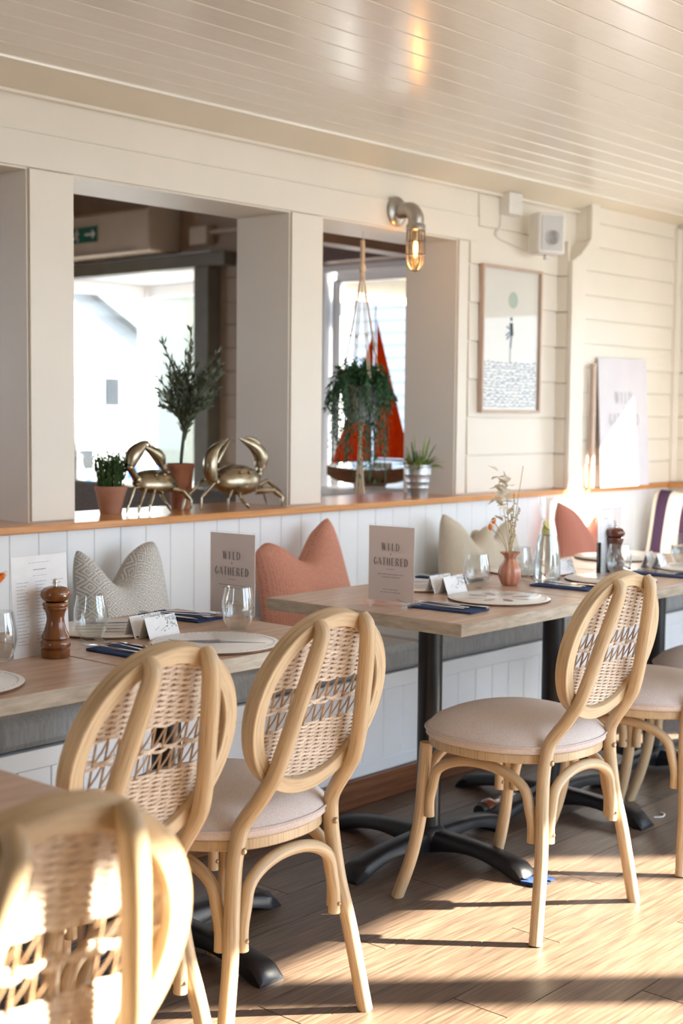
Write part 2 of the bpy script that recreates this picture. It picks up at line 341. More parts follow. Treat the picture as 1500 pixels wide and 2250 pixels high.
        if smooth:
            me.polygons.foreach_set('use_smooth', [True] * len(me.polygons)); me.set_sharp_from_angle(angle=radians(angle))
        me.update(); return me

def link(name, me, parent=None, loc=(0, 0, 0), rz=0, kind=None, label=None):
    o = bpy.data.objects.new(name, me); COL.objects.link(o); o.location = loc; o.rotation_euler = (0, 0, rz)
    if parent: o.parent = parent
    if kind: o['kind'] = kind
    if label: o['label'] = label
    return o
def part(name, mb, mat, parent, loc=(0, 0, 0), kind=None, label=None, bevel=0, smooth=True, angle=40):
    o = link(name, mb.mesh(name, mat, smooth, angle), parent, loc, 0, kind, label)
    if bevel:
        b = o.modifiers.new('bevel', 'BEVEL'); b.width = bevel; b.segments = 2; b.limit_method = 'ANGLE'; b.angle_limit = radians(40)
    return o
def thing(name, label, cat, loc=(0, 0, 0), rz=0, group=None):
    o = bpy.data.objects.new(name, None); COL.objects.link(o); o.location = loc; o.rotation_euler = (0, 0, rz)
    o.empty_display_size = .05
    o['label'] = label; o['category'] = cat
    if group: o['group'] = group
    return o
def solo(name, mb, mat, label, cat, loc=(0, 0, 0), rz=0, group=None, **k):
    o = part(name, mb, mat, None, loc, **k); o.rotation_euler = (0, 0, rz); o['label'] = label; o['category'] = cat
    if group: o['group'] = group
    return o
def copy_thing(o, label, loc, rz=0, group=None, parent=None):
    c = o.copy(); COL.objects.link(c)
    if parent is None:
        c.location = loc; c.rotation_euler = (0, 0, rz); c['label'] = label
        if group: c['group'] = group
    else: c.parent = parent
    for ch in list(o.children): copy_thing(ch, None, None, parent=c)
    return c
def struct(name, mb, mat, parent=None, label=None, **k):
    o = part(name, mb, mat, parent, **k)
    if parent is None: o['kind'] = 'structure'
    return o
def spline(pts, m=6):
    P = [Vector(p) for p in pts]; P = [P[0] * 2 - P[1]] + P + [P[-1] * 2 - P[-2]]; out = []
    for i in range(1, len(P) - 2):
        for k in range(m):
            t = k / m
            out.append(.5 * ((2 * P[i]) + (P[i+1] - P[i-1]) * t + (2*P[i-1] - 5*P[i] + 4*P[i+1] - P[i+2]) * t*t + (3*P[i] - P[i-1] - 3*P[i+1] + P[i+2]) * t**3))
    out.append(P[-2]); return out

# ------------------------------------------------------------------ dimensions
WY = 3.47; WT = 0.27; CZ = 2.30; LZ = 0.957; LF = 3.385; BF = 2.91; XE = 6.40; XW = -1.6; YS = -0.69; X0 = 0.6

# ------------------------------------------------------------------ floor
fl = struct('floor', MB().box((2.4, 4.0, -.03), (9.6, 9.6, .04)), 'skirt')
pw = .145; plk = MB().box((0, 0, 0), (1.2 - .003, pw - .003, .010)).mesh('floor_plank', 'floor', False)
y = YS + pw / 2; r = 0; n = 0
while y < 2.95:
    x = XW + .6 + (r * .437) % 1.2 - .6
    while x < XE + .5:
        if not (x > XE):
            o = link('plank', plk, fl, (x, y, -.005)); n += 1
        x += 1.2
    y += pw; r += 1

# ------------------------------------------------------------------ ceiling
ce = struct('ceiling', MB().box((2.4, 1.33, CZ + .045), (8.0, 4.10, .05)), 'ceil')
pc = .112; cpm = MB().box((0, 0, 0), (8.0, pc - .005, .018)).mesh('ceiling_plank', 'ceil', False)
y = 3.33 - pc / 2
while y > YS:
    link('plank', cpm, ce, (2.4, y, CZ + .009)).modifiers.new('bevel', 'BEVEL').width = .0025
    y -= pc
sf = MB(); sf.prism([(3.325, CZ - .002), (3.325, CZ + .03), (3.50, CZ + .03), (3.50, 2.236), (3.455, 2.236)], XW, XE, 'yz')
struct('trim_1', sf, 'soffit')
bd = MB(); bd.tube([(XW, 3.327, CZ - .003), (XE, 3.327, CZ - .003)], .007, 8); struct('trim_2', bd, 'ceil')
bd = MB(); bd.tube([(XW, 3.452, 2.24), (XE, 3.452, 2.24)], .009, 8); struct('trim_3', bd, 'cream')

# ------------------------------------------------------------------ back wall with its openings
HZ = 2.02
wb = MB()
OP = [(-.9, .25), (.45, 1.43), (1.62, 2.47), (2.645, 3.607), (3.785, 4.615)]
wb.box(((XW + XE) / 2, WY + WT / 2, (HZ + CZ + .05) / 2), (XE - XW, WT, CZ + .05 - HZ))
xs = [XW] + [v for a in OP for v in a] + [XE]
for i in range(0, len(xs), 2):
    wb.box(((xs[i] + xs[i+1]) / 2, WY + WT / 2, (LZ + HZ) / 2), (xs[i+1] - xs[i], WT, HZ - LZ))
wb.box(((XW + XE) / 2, WY + WT / 2, LZ / 2 - .01), (XE - XW, WT, LZ - .02))
wback = struct('wall_back', wb, 'cream')
# header board and edge mouldings proud of the wall
hb = MB(); hb.box(((XW + 4.75) / 2, WY - .006, (HZ + .006 + 2.13) / 2), (4.75 - XW, .012, 2.13 - HZ - .006)); part('header_board', hb, 'cream', wback, bevel=.002)
for (a, b) in ((2.47, 2.645), (3.607, 3.785), (4.615, 4.69)):
    part('post_face', MB().box(((a + b) / 2, WY - .005, (LZ + HZ) / 2 + .003), (b - a - .012, .010, HZ - LZ)), 'cream', wback, bevel=.002)
# lap boards right of the openings
z = LZ + .002; bz = .162
while z < 2.2:
    h = min(bz, 2.232 - z)
    part('board', MB().prism([(WY + .002, z + .002), (WY - .010, z + .004), (WY - .006, z + h - .003), (WY + .002, z + h - .001)], 4.70 if z < 2.0 else 4.76, 5.40, 'yz'), 'cream', wback)
    z += bz
# pilaster with stepped head, made of horizontal boards
pil = MB(); pil.prism([(5.385, LZ), (5.385, 2.0), (5.45, 2.03), (5.53, 2.10), (5.53, 2.29), (6.38, 2.29), (6.38, LZ)], 3.405, WY, 'xz')
struct('wall_right', pil, 'cream')
pilw = bpy.data.objects['wall_right']
z = LZ; k = 0
while z < 2.2:
    x0 = 5.50 if z < 2.0 else 5.62
    part('board', MB().prism([(3.406, z + .002), (3.395, z + .003), (3.399, z + .109), (3.406, z + .111)], x0, 6.37, 'yz'), 'cream', pilw)
    z += .112
z = LZ
while z < 1.95:
    part('board', MB().box((5.379, 3.437, z + .08), (.014, .062, .158)), 'cream', pilw, bevel=.003)
    z += .162
cz = MB(); cz.prism([(5.372, LZ), (5.372, 1.995), (5.45, 2.035), (5.53, 2.11), (5.53, 2.285), (5.60, 2.285), (5.60, 2.06), (5.49, 1.99), (5.485, LZ)], 3.382, 3.404, 'xz')
part('corner_post', cz, 'cream', pilw, bevel=.003)
part('corner_post', MB().box((6.37, 3.39, 1.6), (.05, .03, 1.28)), 'cream', pilw, bevel=.003)

# end wall of this room, with its two windows
ew = MB(); a = [(-.9, .45), (1.30, 2.18), (2.93, 3.75)]
for y0, y1 in a: ew.box((XE + .06, (y0 + y1) / 2, 1.2), (.12, y1 - y0, 2.5))
for y0, y1, zt in ((.45, 1.30, 1.40), (2.18, 2.93, 1.85)):
    ew.box((XE + .06, (y0 + y1) / 2, .43), (.12, y1 - y0, .96)); ew.box((XE + .06, (y0 + y1) / 2, (zt + 2.47) / 2), (.12, y1 - y0, 2.47 - zt))
wend = struct('wall_end', ew, 'cream')
z = LZ
while z < 2.2:
    part('board', MB().prism([(XE + .001, z + .002), (XE - .009, z + .004), (XE - .006, z + .109), (XE + .001, z + .111)], 0, .0001, 'xz') if False else MB().box((XE - .004, 3.22, z + .056), (.010, .54, .107)), 'cream', wend, bevel=.003)
    z += .112
for i, (y0, y1) in enumerate(((.45, 1.30), (2.18, 2.93))):
    f = MB()
    for yy in (y0 - .03, y1 + .03): f.box((XE - .012, yy, 1.385 if i else 1.16), (.03, .08, 1.06 if i else .61))
    f.box((XE - .012, (y0 + y1) / 2, 1.885 if i else 1.44), (.03, y1 - y0 + .14, .08)); f.box((XE - .012, (y0 + y1) / 2, .89), (.03, y1 - y0 + .14, .05))
    o = struct('window_%d' % (i + 1), f, 'cream'); part('pane', MB().box((XE + .06, (y0 + y1) / 2, 1.38 if i else 1.155), (.006, y1 - y0, .95 if i else .50)), 'pane', o)
part('casing', MB().box((XE - .014, 3.40, 1.93), (.03, .0902, .07)), 'cream', wend)

# window wall behind the camera
ww = MB(); ops = [(2.15, 3.2), (3.38, 4.835), (4.965, 6.295)]
xs = [XW] + [v for q in ops for v in q] + [XE + .12]
for i in range(0, len(xs), 2): ww.box(((xs[i] + xs[i+1]) / 2, YS, 1.2), (xs[i+1] - xs[i], .06, 2.5))
for (a0, b0) in ops:
    ww.box(((a0 + b0) / 2, YS, .0), (b0 - a0, .06, .12)); ww.box(((a0 + b0) / 2, YS, 2.37), (b0 - a0, .06, .22))
struct('wall_front', ww, 'cream')
for i, (a0, b0) in enumerate(ops):
    f = MB()
    for xx in (a0 + .0075, b0 - .0075): f.box((xx, YS, 1.16), (.015, .06, 2.20))
    if i == 2: f.box((5.95, YS, 1.16), (.024, .03, 2.20))
    f.box(((a0 + b0) / 2, YS, .08), (b0 - a0, .06, .04)); f.box(((a0 + b0) / 2, YS, 2.25), (b0 - a0, .06, .02))
    o = struct('window_%d' % (i + 3), f, 'upvc'); part('pane', MB().box(((a0 + b0) / 2, YS, 1.17), (b0 - a0, .005, 2.16)), 'pane', o)
wl = MB()
for (c_, d_) in (((XW - .05, .35, 1.2), (.1, 2.30, 2.5)), ((XW - .05, 2.90, 1.2), (.1, 1.60, 2.5)), ((XW - .05, 1.8, .50), (.1, .65, 1.1)), ((XW - .05, 1.8, 2.125), (.1, .65, .65))): wl.box(c_, d_)
struct('wall_left', wl, 'cream')
f = MB()  # unseen left window, added to brighten the sign faces
for yy in (1.52, 2.08): f.box((XW - .05, yy, 1.425), (.06, .05, .75))
for zz in (1.07, 1.78): f.box((XW - .05, 1.8, zz), (.06, .6, .05))
part('pane', MB().box((XW - .05, 1.8, 1.425), (.005, .56, .70)), 'pane', struct('window_5', f, 'upvc'))

# ledge
lg = MB(); lg.box(((XW + XE) / 2, (LF + 3.76) / 2, LZ - .012), (XE - XW, 3.76 - LF, .024)); lg.box((XE - .03, 3.10, LZ - .012), (.09, .57, .024))
struct('trim_4', lg, 'ledge', bevel=.003)

# tongue and groove below the ledge (boards), bench front, skirting
lw = struct('wall_bench', MB().box(((XW + XE) / 2, 3.44, .47), (XE - XW, .04, .92)), 'white_panel')
b1 = MB().box((0, 0, 0), (.1040, .010, .50)).mesh('panel_board', 'white_panel', False)
x = 1.1
while x < 6.25:
    o = link('board', b1, lw, (x + .0525, 3.415, .684)); bv = o.modifiers.new('bevel', 'BEVEL'); bv.width = .002
    x += .105
part('board', MB().box((-.25, 3.415, .684), (2.6, .010, .50)), 'white_panel', lw)
bench = thing('banquette_bench', 'long white panelled banquette base running under the back wall ledge', 'bench', (2.4, 3.1, 0))
def lc(x, y, z): return (x - 2.4, y - 3.1, z)
part('base', MB().box(lc(2.17, 3.17, .21), (7.45, .50, .418)), 'white_panel', bench)
part('rail', MB().box(lc(2.17, 2.917, .395), (7.45, .014, .050)), 'white_panel', bench, bevel=.002)
part('rail', MB().box(lc(2.17, 2.917, .115), (7.45, .014, .040)), 'white_panel', bench, bevel=.002)
b2 = MB().box((0, 0, 0), (.1040, .008, .235)).mesh('bench_board', 'white_panel', False)
x = 1.3
while x < 5.85:
    o = link('board', b2, bench, lc(x + .0525, 2.917, .2525)); o.modifiers.new('bevel', 'BEVEL').width = .003
    x += .105
part('skirting', MB().box(lc(2.17, 2.905, .046), (7.45, .018, .092)), 'skirt', bench, bevel=.003, label='dark brown stained skirting board')
b_end = thing('banquette_bench', 'white panelled bench base along the far end wall', 'bench', (6.12, 1.9, 0))
part('base', MB().box((0, .0, .21), (.52, 2.0, .418)), 'white_panel', b_end)
part('skirting', MB().box((-.268, 0, .046), (.016, 2.0, .092)), 'skirt', b_end)
# seat cushions
def cushion(x0, x1, y0, y1, lab):
    m = MB(); m.box((0, 0, 0), (x1 - x0, y1 - y0, .088))
    solo('seat_cushion', m, 'bench_fab', lab, 'cushion', ((x0 + x1) / 2, (y0 + y1) / 2, .466), group='grey bench seat cushions', bevel=.02)
cushion(.2, 1.97, BF + .005, 3.405, 'grey velvet bench cushion at the left behind the pepper mill table')
cushion(1.975, 3.712, BF + .005, 3.405, 'grey velvet bench cushion under the diamond and coral pillows')
cushion(3.717, 5.45, BF + .005, 3.405, 'grey velvet bench cushion behind the middle row of tables')
cushion(5.455, 6.37, BF + .005, 3.405, 'grey velvet bench cushion in the far corner')
cushion(5.87, 6.37, .92, 2.905, 'grey velvet cushion on the bench along the far end wall')

# ------------------------------------------------------------------ second room and outdoors
w2 = MB()
for (y0, y1, z0, z1) in ((3.74, 4.95, 0, 3.0), (4.95, 5.70, 2.19, 3.0), (5.70, 6.57, 0, 3.0), (6.57, 9.0, 2.30, 3.0)):
    w2.box((6.27, (y0 + y1) / 2, (z0 + z1) / 2), (.14, y1 - y0, z1 - z0))
wall2 = struct('wall_annexe', w2, 'shaded_wall')
z = .06
while z < 2.95:
    part('board', MB().box((6.193, 6.135, z + .07), (.012, .868, .146)), 'shaded_wall', wall2, bevel=.004)
    if z > 2.35: part('board', MB().box((6.193, 5.3, z + .07), (.012, .80, .146)), 'shaded_wall', wall2, bevel=.004)
    z += .15
struct('ceiling_annexe', MB().box((2.4, 7.0, 3.03), (8.0, 6.6, .06)), 'shaded_wall')
w3 = MB(); w3.box((XW, 6.9, 1.5), (.1, 6.4, 3.0)); w3.box((4.8, 9.05, 1.5), (3.0, .1, 3.0)); w3.box((.85, 9.05, .45), (4.9, .1, .9)); w3.box((.85, 9.05, 2.7), (4.9, .1, .6)); w3.box((2.4, 3.70, 2.70), (8.0, .07, .68))  # far wall opened out of view to brighten the annexe
struct('wall_annexe_left', w3, 'shaded_wall')
gf = MB(); gf.box((6.14, 7.75, 2.275), (.12, 2.66, .09)); gf.box((6.14, 6.64, 1.11), (.12, .14, 2.24))
struct('trim_5', gf, 'grey_frame', bevel=.006)
struct('trim_6', MB().box((5.38, 4.50, 2.150), (1.6, .12, .085)), 'rose_beam', bevel=.004)
struct('trim_7', MB().box((6.10, 5.35, 2.275), (.2, 1.0, .19)), 'dark_beam', bevel=.004)
# sliding door set
d = MB()
d.box((6.24, 5.32, 2.165), (.10, .76, .05)); d.box((6.24, 5.675, 1.07), (.10, .05, 2.14)); d.box((6.24, 4.975, 1.07), (.10, .05, 2.14))
d.box((6.26, 5.60, 1.05), (.04, .07, 2.1)); d.box((6.26, 5.30, .06), (.04, .6, .12)); d.box((6.26, 5.3, 2.11), (.04, .6, .06))
dr = struct('door_1', d, 'upvc', bevel=.004); part('pane', MB().box((6.26, 5.3, 1.1), (.006, .56, 1.98)), 'pane', dr)
# bay window
bf = MB(); yb, xb = 8.5, 7.2
bf.box((xb + .03, yb + .03, 1.15), (.11, .11, 2.3))
bf.box(((6.2 + xb) / 2, yb + .03, 2.235), (xb - 6.2, .07, .09)); bf.box((xb + .03, 7.55, 2.235), (.07, 1.9, .09))
bf.box(((6.2 + xb) / 2, yb + .03, .70), (xb - 6.2, .07, .07)); bf.box((xb + .03, 7.55, .70), (.07, 1.9, .07))
bf.box((6.36, yb + .03, 1.45), (.06, .07, 1.5)); bf.box((xb + .03, 6.65, 1.15), (.07, .1, 2.3))
by = struct('window_7', bf, 'upvc', bevel=.004)
part('pane', MB().box(((6.36 + xb) / 2, yb + .03, 1.45), (xb - 6.36, .006, 1.46)), 'pane', by)
part('pane', MB().box((xb + .03, 7.55, 1.45), (.006, 1.86, 1.46)), 'pane', by)
lo = MB(); lo.box(((6.2 + xb) / 2, yb + .03, .33), (xb - 6.2, .08, .67)); lo.box((xb + .03, 7.55, .33), (.08, 1.9, .67)); lo.box((6.7, 7.6, 2.31), (1.15, 2.0, .05)); lo.box((6.7, 7.6, -.02), (1.15, 2.0, .02))
part('surround', lo, 'upvc', by)

ac = thing('air_conditioner', 'cream wall-mounted air conditioner above the far bay window', 'air conditioner', (6.07, 7.75, 2.345))
m = MB(); m.prism([(-.13, .0), (-.15, .05), (-.15, .27), (-.11, .295), (.125, .295), (.125, 0)], -.78, .78, 'xz')
m.v = [(x_, y_, z_) for x_, y_, z_ in m.v]; part('casing', m, 'ac', ac, bevel=.008)
part('vent', MB().box((-.125, .05, .022), (.02, 1.30, .040)), 'black', ac, label='dark air outlet slot')
part('flap', MB().box((-.142, .05, .006), (.03, 1.36, .010)), 'ac', ac, bevel=.002)
ex = thing('exit_sign', 'green emergency exit sign with white running figure on the air conditioner', 'sign', (5.912, 7.68, 2.49))
part('plate', MB().box((0, 0, 0), (.006, .36, .105)), 'sign_green', ex)
m = MB(); m.sphere((-.006, .030, .034), (.003, .010, .010), 10, 6)
for a0, a1 in (((.028, .02), (.040, -.008)), ((.040, -.006), (.020, -.022)), ((.020, -.022), (.024, -.042)), ((.040, -.006), (.058, -.024)), ((.058, -.024), (.072, -.020)), ((.03, .018), (.010, .006)), ((.03, .018), (.052, .012))):
    m.tube([(-.005, a0[0], a0[1]), (-.005, a1[0], a1[1])], .0055, 6)
m.box((-.004, .115, -.002), (.003, .045, .085)); part('pictogram', m, 'paper', ex, label='white running figure and door')
m = MB(); m.box((-.004, -.10, -.0), (.003, .09, .014)); m.prism([(-.17, 0), (-.135, .03), (-.135, -.03)], -.006, -.003, 'yz'); part('arrow', m, 'paper', ex, label='white arrow')
jb = thing('junction_box', 'cream surface junction box with conduit beside the air conditioner', 'junction box', (6.16, 6.72, 2.44))
part('box', MB().box((0, 0, 0), (.07, .17, .12)), 'ac', jb, bevel=.005); m = MB(); m.tube([(0, -.085, .02), (0, -.55, .02)], .014, 8); part('conduit', m, 'ac', jb)

# strip light under the canopy outside
M['canopy'] = noise_mat('off_white_canopy', (.24, .235, .225), (.27, .265, .255), .6, 6, bump=.02)
cn = thing('canopy', 'white outdoor canopy beyond the sliding door', 'canopy', (7.9, 6.0, 2.12))
part('fascia', MB().box((0, 0, .0), (2.6, .06, .16)), 'canopy', cn); part('roof_panel', MB().box((0, -.4, .10), (2.6, .9, .04)), 'canopy', cn)
[part('post', MB().box((q_, .0, -1.15), (.08, .08, 2.2)), 'upvc', cn) for q_ in (-.2, 1.25)]
part('strip_light', MB().tube([(-1.2, -.05, -.065), (.7, -.05, -.065)], .022, 8), 'led', cn, label='warm glowing strip light')
solo('ground_paving', MB().box((12, 14, -.2), (60, 60, .1)), 'ground', 'pale paving stretching away outside the windows', 'paving')
bpy.data.objects['ground_paving']['kind'] = 'structure'; del bpy.data.objects['ground_paving']['category']
# houses
def house(nm, lab, x0, x1, y0, y1, ze, zr, mat, wins, rmat='slate', south=True):
    cx, cy = (x0 + x1) / 2, (y0 + y1) / 2; h = thing(nm, lab, 'building', (cx, cy, -.15))
    m = MB(); m.box((0, 0, ze / 2), (x1 - x0, y1 - y0, ze)); hw = (x1 - x0) / 2
    m.prism([(-hw, ze), (hw, ze), (0, zr)], y0 - cy, y1 - cy, 'xz'); part('wall', m, mat, h)
    for sgn in (-1, 1):
        q = MB(); q.prism([(sgn * (hw + .15), ze - .1), (0, zr), (0, zr + .16), (sgn * (hw + .15), ze + .06)], y0 - cy - .2, y1 - cy + .2, 'xz'); part('roof_slope', q, rmat, h)
    for (wx, wz, ww_, wh) in wins:
        f = part('window', MB().box((wx - cx, y0 - cy - .03, wz + .15), (ww_ + .12, .06, wh + .12)), 'upvc', h)
        part('pane', MB().box((wx - cx, y0 - cy - .06, wz + .15), (ww_, .03, wh)), 'house_glass', f)
    return h
house('gabled_house', 'white gabled house with small dark windows beyond the bay window', 10.2, 14.4, 16.2, 21, 2.1, 3.3, 'render_white',
      [(13.0, 1.55, .28, .42), (13.9, 1.4, .3, .8), (11.9, 1.2, .3, .5), (12.4, .55, .5, .3), (11.2, 1.4, .3, .5)])
th = thing('tan_building', 'tan building seen through the right-hand bay pane', 'building', (12.6, 12.8, -.15))
part('wall', MB().box((0, .2, 2), (1.6, 1.6, 4)), 'tan_wall', th); part('parapet', MB().box((0, .2, 4.05), (1.7, 1.7, .1)), 'render_white', th)

sb = thing('boarded_building', 'pale blue boarded building beyond the sliding door', 'building', (13.0, 9.5, -.15))
part('wall', MB().box((.4, 0, 1.6), (1.2, 3.4, 3.2)), 'blue_siding', sb)
for k in range(21): part('board', MB().prism([(-.205, .15 * k + .004), (-.235, .15 * k + .008), (-.205, .15 * k + .148)], -1.7, 1.7, 'xz'), 'blue_siding', sb)
part('fascia', MB().box((-.24, 0, 3.2), (.08, 3.6, .16)), 'upvc', sb)
for i, (bx_, by_, s_, lb) in enumerate(((9.25, 12.2, .26, 'bright blue rounded cover outside, left of the small crab'), (10.15, 12.0, .26, 'bright blue rounded cover outside, behind the small crab'))):
    m = MB(); m.sphere((0, 0, 0), (s_ * .8, s_, s_ * .62), 14, 8); m.box((0, 0, -.35), (.06, .06, .5)); solo('boat_cover', m, 'blue_tarp', lb, 'cover', (bx_, by_, .52), group='blue covers outside')
# sofa in the other room
so = thing('tweed_sofa', 'brown tweed sofa back seen beyond the wall opening', 'sofa', (5.35, 6.55, 0))
m = MB(); m.box((0, 0, .60), (.22, 2.3, .50)); part('backrest', m, 'tweed', so, bevel=.05)
part('seat', MB().box((.35, 0, .30), (.60, 2.2, .28)), 'tweed', so, bevel=.04)
for sx_, sy_ in ((0, -1), (0, 1), (.55, -1), (.55, 1)): part('leg', MB().lathe([(.02, 0), (.028, .16)], (sx_, sy_, 0), 10), 'dark_beam', so)
for sy_ in (-1.1, 1.1): part('armrest', MB().box((.33, sy_, .42), (.7, .14, .40)), 'tweed', so, bevel=.04)

# twigs in a pot on the bay sill
tw = thing('twig_arrangement', 'bare pale twigs in a slim vase far behind the crabs', 'plant', (6.2, 8.1, 0))
part('stand', MB().lathe([(.14, 0), (.14, .02), (.02, .04), (.02, .66), (.15, .68), (.15, .70)], n=20), 'upvc', tw)
part('vase', MB().lathe([(.04, .70), (.06, .78), (.03, .92), (.035, .96)], n=16), 'concrete', tw)
m = MB()
for k in range(16):
    a = random.uniform(0, 6.28); l = random.uniform(.35, .62); sp_ = random.uniform(.03, .16)
    p0 = Vector((0, 0, .93)); p1 = p0 + Vector((cos(a) * sp_ * .4, sin(a) * sp_ * .4, l * .5)); p2 = p0 + Vector((cos(a) * sp_, sin(a) * sp_, l))
    m.tube([p0, p1, p2], [.004, .003, .002], 5)
    for q in range(5): m.sphere(p1.lerp(p2, q / 4) + Vector((random.uniform(-.015, .015),) * 3), .008, 6, 4)
part('twigs', m, 'concrete', tw, kind='stuff')

# ------------------------------------------------------------------ chair
def ring_pt(a, v): pass
LEAN = .25; OY, OZ, OW, OH = -.057, .7275, .193, .194
Vv = Vector((0, -sin(LEAN), cos(LEAN))); Nn = Vector((0, -cos(LEAN), -sin(LEAN))); Oc = Vector((0, OY, OZ))
def OP3(x, v, n=0): return Oc + Vector((x, 0, 0)) + Vv * v + Nn * n
def make_chair(label, loc, rz):
    t = thing('dining_chair', label, 'chair', loc, rz, 'round-backed rattan chairs along the tables')
    W = 'cane_wood'
    # rear legs that run on up behind the oval back
    prof = [(.221, -.012, 0), (.182, .004, .2), (.163, .018, .30), (.149, .026, .40), (.141, .024, .45), (.135, .018, .485), (.129, .0, .515), (.125, -.019, .54), (.124, -.040, .57), (.121, -.058, .60), (.112, -.078, .66), (.099, -.096, .73), (.085, -.115, .80), (.072, -.129, .86), (.067, -.130, .884), (.067, -.119, .902)]
    for s in (-1, 1):
        P = spline([(s * x_, y_, z_) for x_, y_, z_ in prof], 4)
        rr = [.0168 if p.z < .84 else .0168 - max(0, p.z - .84) * .03 - max(0, p.z - .886) * .25 for p in P]
        m = MB(); m.tube(P, rr, 14); rl = part('rear_leg', m, W, t)
        m = MB(); m.sphere((s * .139, .0265 - .018, .437), (.0075, .006, .0075), 10, 6); part('bolt', m, 'bolt', rl)
    for s in (-1, 1):
        P = spline([(s * .184, .382, .432), (s * .187, .388, .33), (s * .191, .396, .22), (s * .200, .418, .11), (s * .213, .454, 0)], 5)
        m = MB(); m.tube(P, [.0172] * len(P), 14); part('leg', m, W, t)
    # bentwood braces between neighbouring legs
    def brace(p, q, inn):
        p, q, inn = Vector(p), Vector(q), Vector(inn); d = q - p
        zt = .408
        pts = [p, p + Vector((0, 0, .045)), p + d * .03 + Vector((0, 0, .085))]
        for k in range(1, 8):
            a = k / 8 * pi; pts.append(p + d * (.5 - .47 * cos(a)) + Vector((0, 0, .085 + (zt - p.z - .085) * sin(a) ** .8)))
        pts += [q + Vector((0, 0, .085)) - d * .03, q + Vector((0, 0, .045)), q]
        m = MB(); m.tube(spline([x_ + inn for x_ in pts], 3), .0135, 12); o = part('brace', m, W, t)
        for e in (p, q):
            m = MB(); m.sphere(e + inn + Vector((0, -.0125 if abs(d.x) > abs(d.y) else 0, .022)), (.005, .005, .005), 8, 5); part('screw', m, 'bolt', o)
    brace((-.140, -.001, .235), (.140, -.001, .235), (0, .012, 0))
    brace((-.158, .412, .235), (.158, .412, .235), (0, -.012, 0))
    for s in (-1, 1): brace((s * .172, .042, .235), (s * .188, .366, .235), (-s * .002, 0, 0))
    # round seat
    def outl(R, n=56):
        out = []
        for k in range(n):
            a = 2 * pi * k / n; x_, y_ = cos(a), sin(a); e = 2.35
            q = (abs(x_) ** e + abs(y_) ** e) ** (-1 / e); wx = .226 + (.016 * y_)
            out.append((x_ * q * (wx + R), .221 + y_ * q * (.221 + R)))
        return out
    m = MB(); m.prism(outl(-.004), .428, .452, 'xy'); part('seat_frame', m, W, t, bevel=.003)
    m = MB(); vs = []; n = 56; lev = [(-.002, .452), (.004, .457), (.004, .470), (-.002, .480), (-.018, .497), (-.05, .512), (-.09, .521), (-.14, .526), (-.19, .528)]
    for R, z_ in lev: vs += [(x_, y_, z_) for x_, y_ in outl(R, n)]
    fs = [tuple(range(n))[::-1]] + [(i * n + k, i * n + (k + 1) % n, (i + 1) * n + (k + 1) % n, (i + 1) * n + k) for i in range(len(lev) - 1) for k in range(n)] + [tuple((len(lev) - 1) * n + k for k in range(n))]
    m.add(vs, fs); sc_ = part('seat_cushion', m, 'seat', t, angle=70)
    m = MB()
    for z_ in (.4715,): m.tube([(x_, y_, z_) for x_, y_ in outl(.005)], .0032, 6, closed=True)
    part('piping', m, 'piping', sc_)
    # oval back frame, laminated rectangular section
    m = MB(); n = 64
    pts = [OP3((OW - .015) * cos(2 * pi * k / n), (OH - .015) * sin(2 * pi * k / n)) for k in range(n)]
    hw, hd, c_ = .0155, .0170, .0018
    pf = [(hw - c_, -hd), (hw, -hd + c_), (hw, hd - c_), (hw - c_, hd), (-hw + c_, hd), (-hw, hd - c_), (-hw, -hd + c_), (-hw + c_, -hd)]
    m.tube(pts, 1.0, closed=True, up=Nn, prof=pf); part('backrest_frame', m, W, t, angle=28)
    # woven rattan in the oval
    m = MB(); a_, b_ = OW - .027, OH - .027; rnd = random.Random(3); stp = .0265
    flat = [(-.5, -1), (.5, -1), (.5, 1), (-.5, 1)]
    def weft(v, ph, amp=.0024, hh=.0023, jig=0):
        w_ = a_ * sqrt(max(0, 1 - (v / b_) ** 2)); k = int(w_ / (stp / 4)); 
        if k < 2: return
        P = [OP3(q * stp / 4, v + .0006 * sin(q * 1.3 + v * 900) + jig * sin(q * pi / 2 * .5 + ph), amp * cos(pi * q / 4 + ph)) for q in range(-k, k + 1)]
        P = [OP3(-w_, v)] + P + [OP3(w_, v)]
        m.tube(P, hh, 4, up=Vv, prof=[(-.45, -1), (.45, -1), (.45, 1), (-.45, 1)])
    v = -b_ + .008; r_ = 0
    while v < -.043: weft(v, pi * (r_ % 2)); v += .0043; r_ += 1
    v = .043
    while v < b_ - .004: weft(v, pi * (r_ % 2), hh=.0026); v += .0050; r_ += 1
    for q in (-.0035, .0035): weft(q, pi * (r_ % 2), .0042, .0026, .003); r_ += 1
    weft(0, pi / 2, .0042, .0026, -.004)
    m2 = m; m = MB()
    k = -6
    while k <= 6:
        x_ = k * stp; hv = b_ * sqrt(max(0, 1 - (x_ / a_) ** 2))
        if hv > .01: m.tube([OP3(x_, -hv), OP3(x_, hv)], .0021, 5)
        for (z0, z1) in ((-.043, 0), (0, .043)):
            if abs(x_) + stp < a_ * .97:
                j = rnd.uniform(-.003, .003)
                m.tube([OP3(x_ + j, z0), OP3(x_ + stp * .5 + j, (z0 + z1) / 2, .002), OP3(x_ + stp + j, z1)], .0017, 5)
        k += 1
    part('wicker_weave', m2, 'wicker', t, kind='stuff', smooth=True, angle=60)
    part('cane_stakes', m, 'cane_dark', t, kind='stuff', label='thin brown crossing cane strands')
    return t
chair = make_chair('rattan chair at the middle table, its whole round seat and all four legs in view', (2.993, 1.81, 0), -.048)
CG = 'round-backed rattan chairs along the tables'
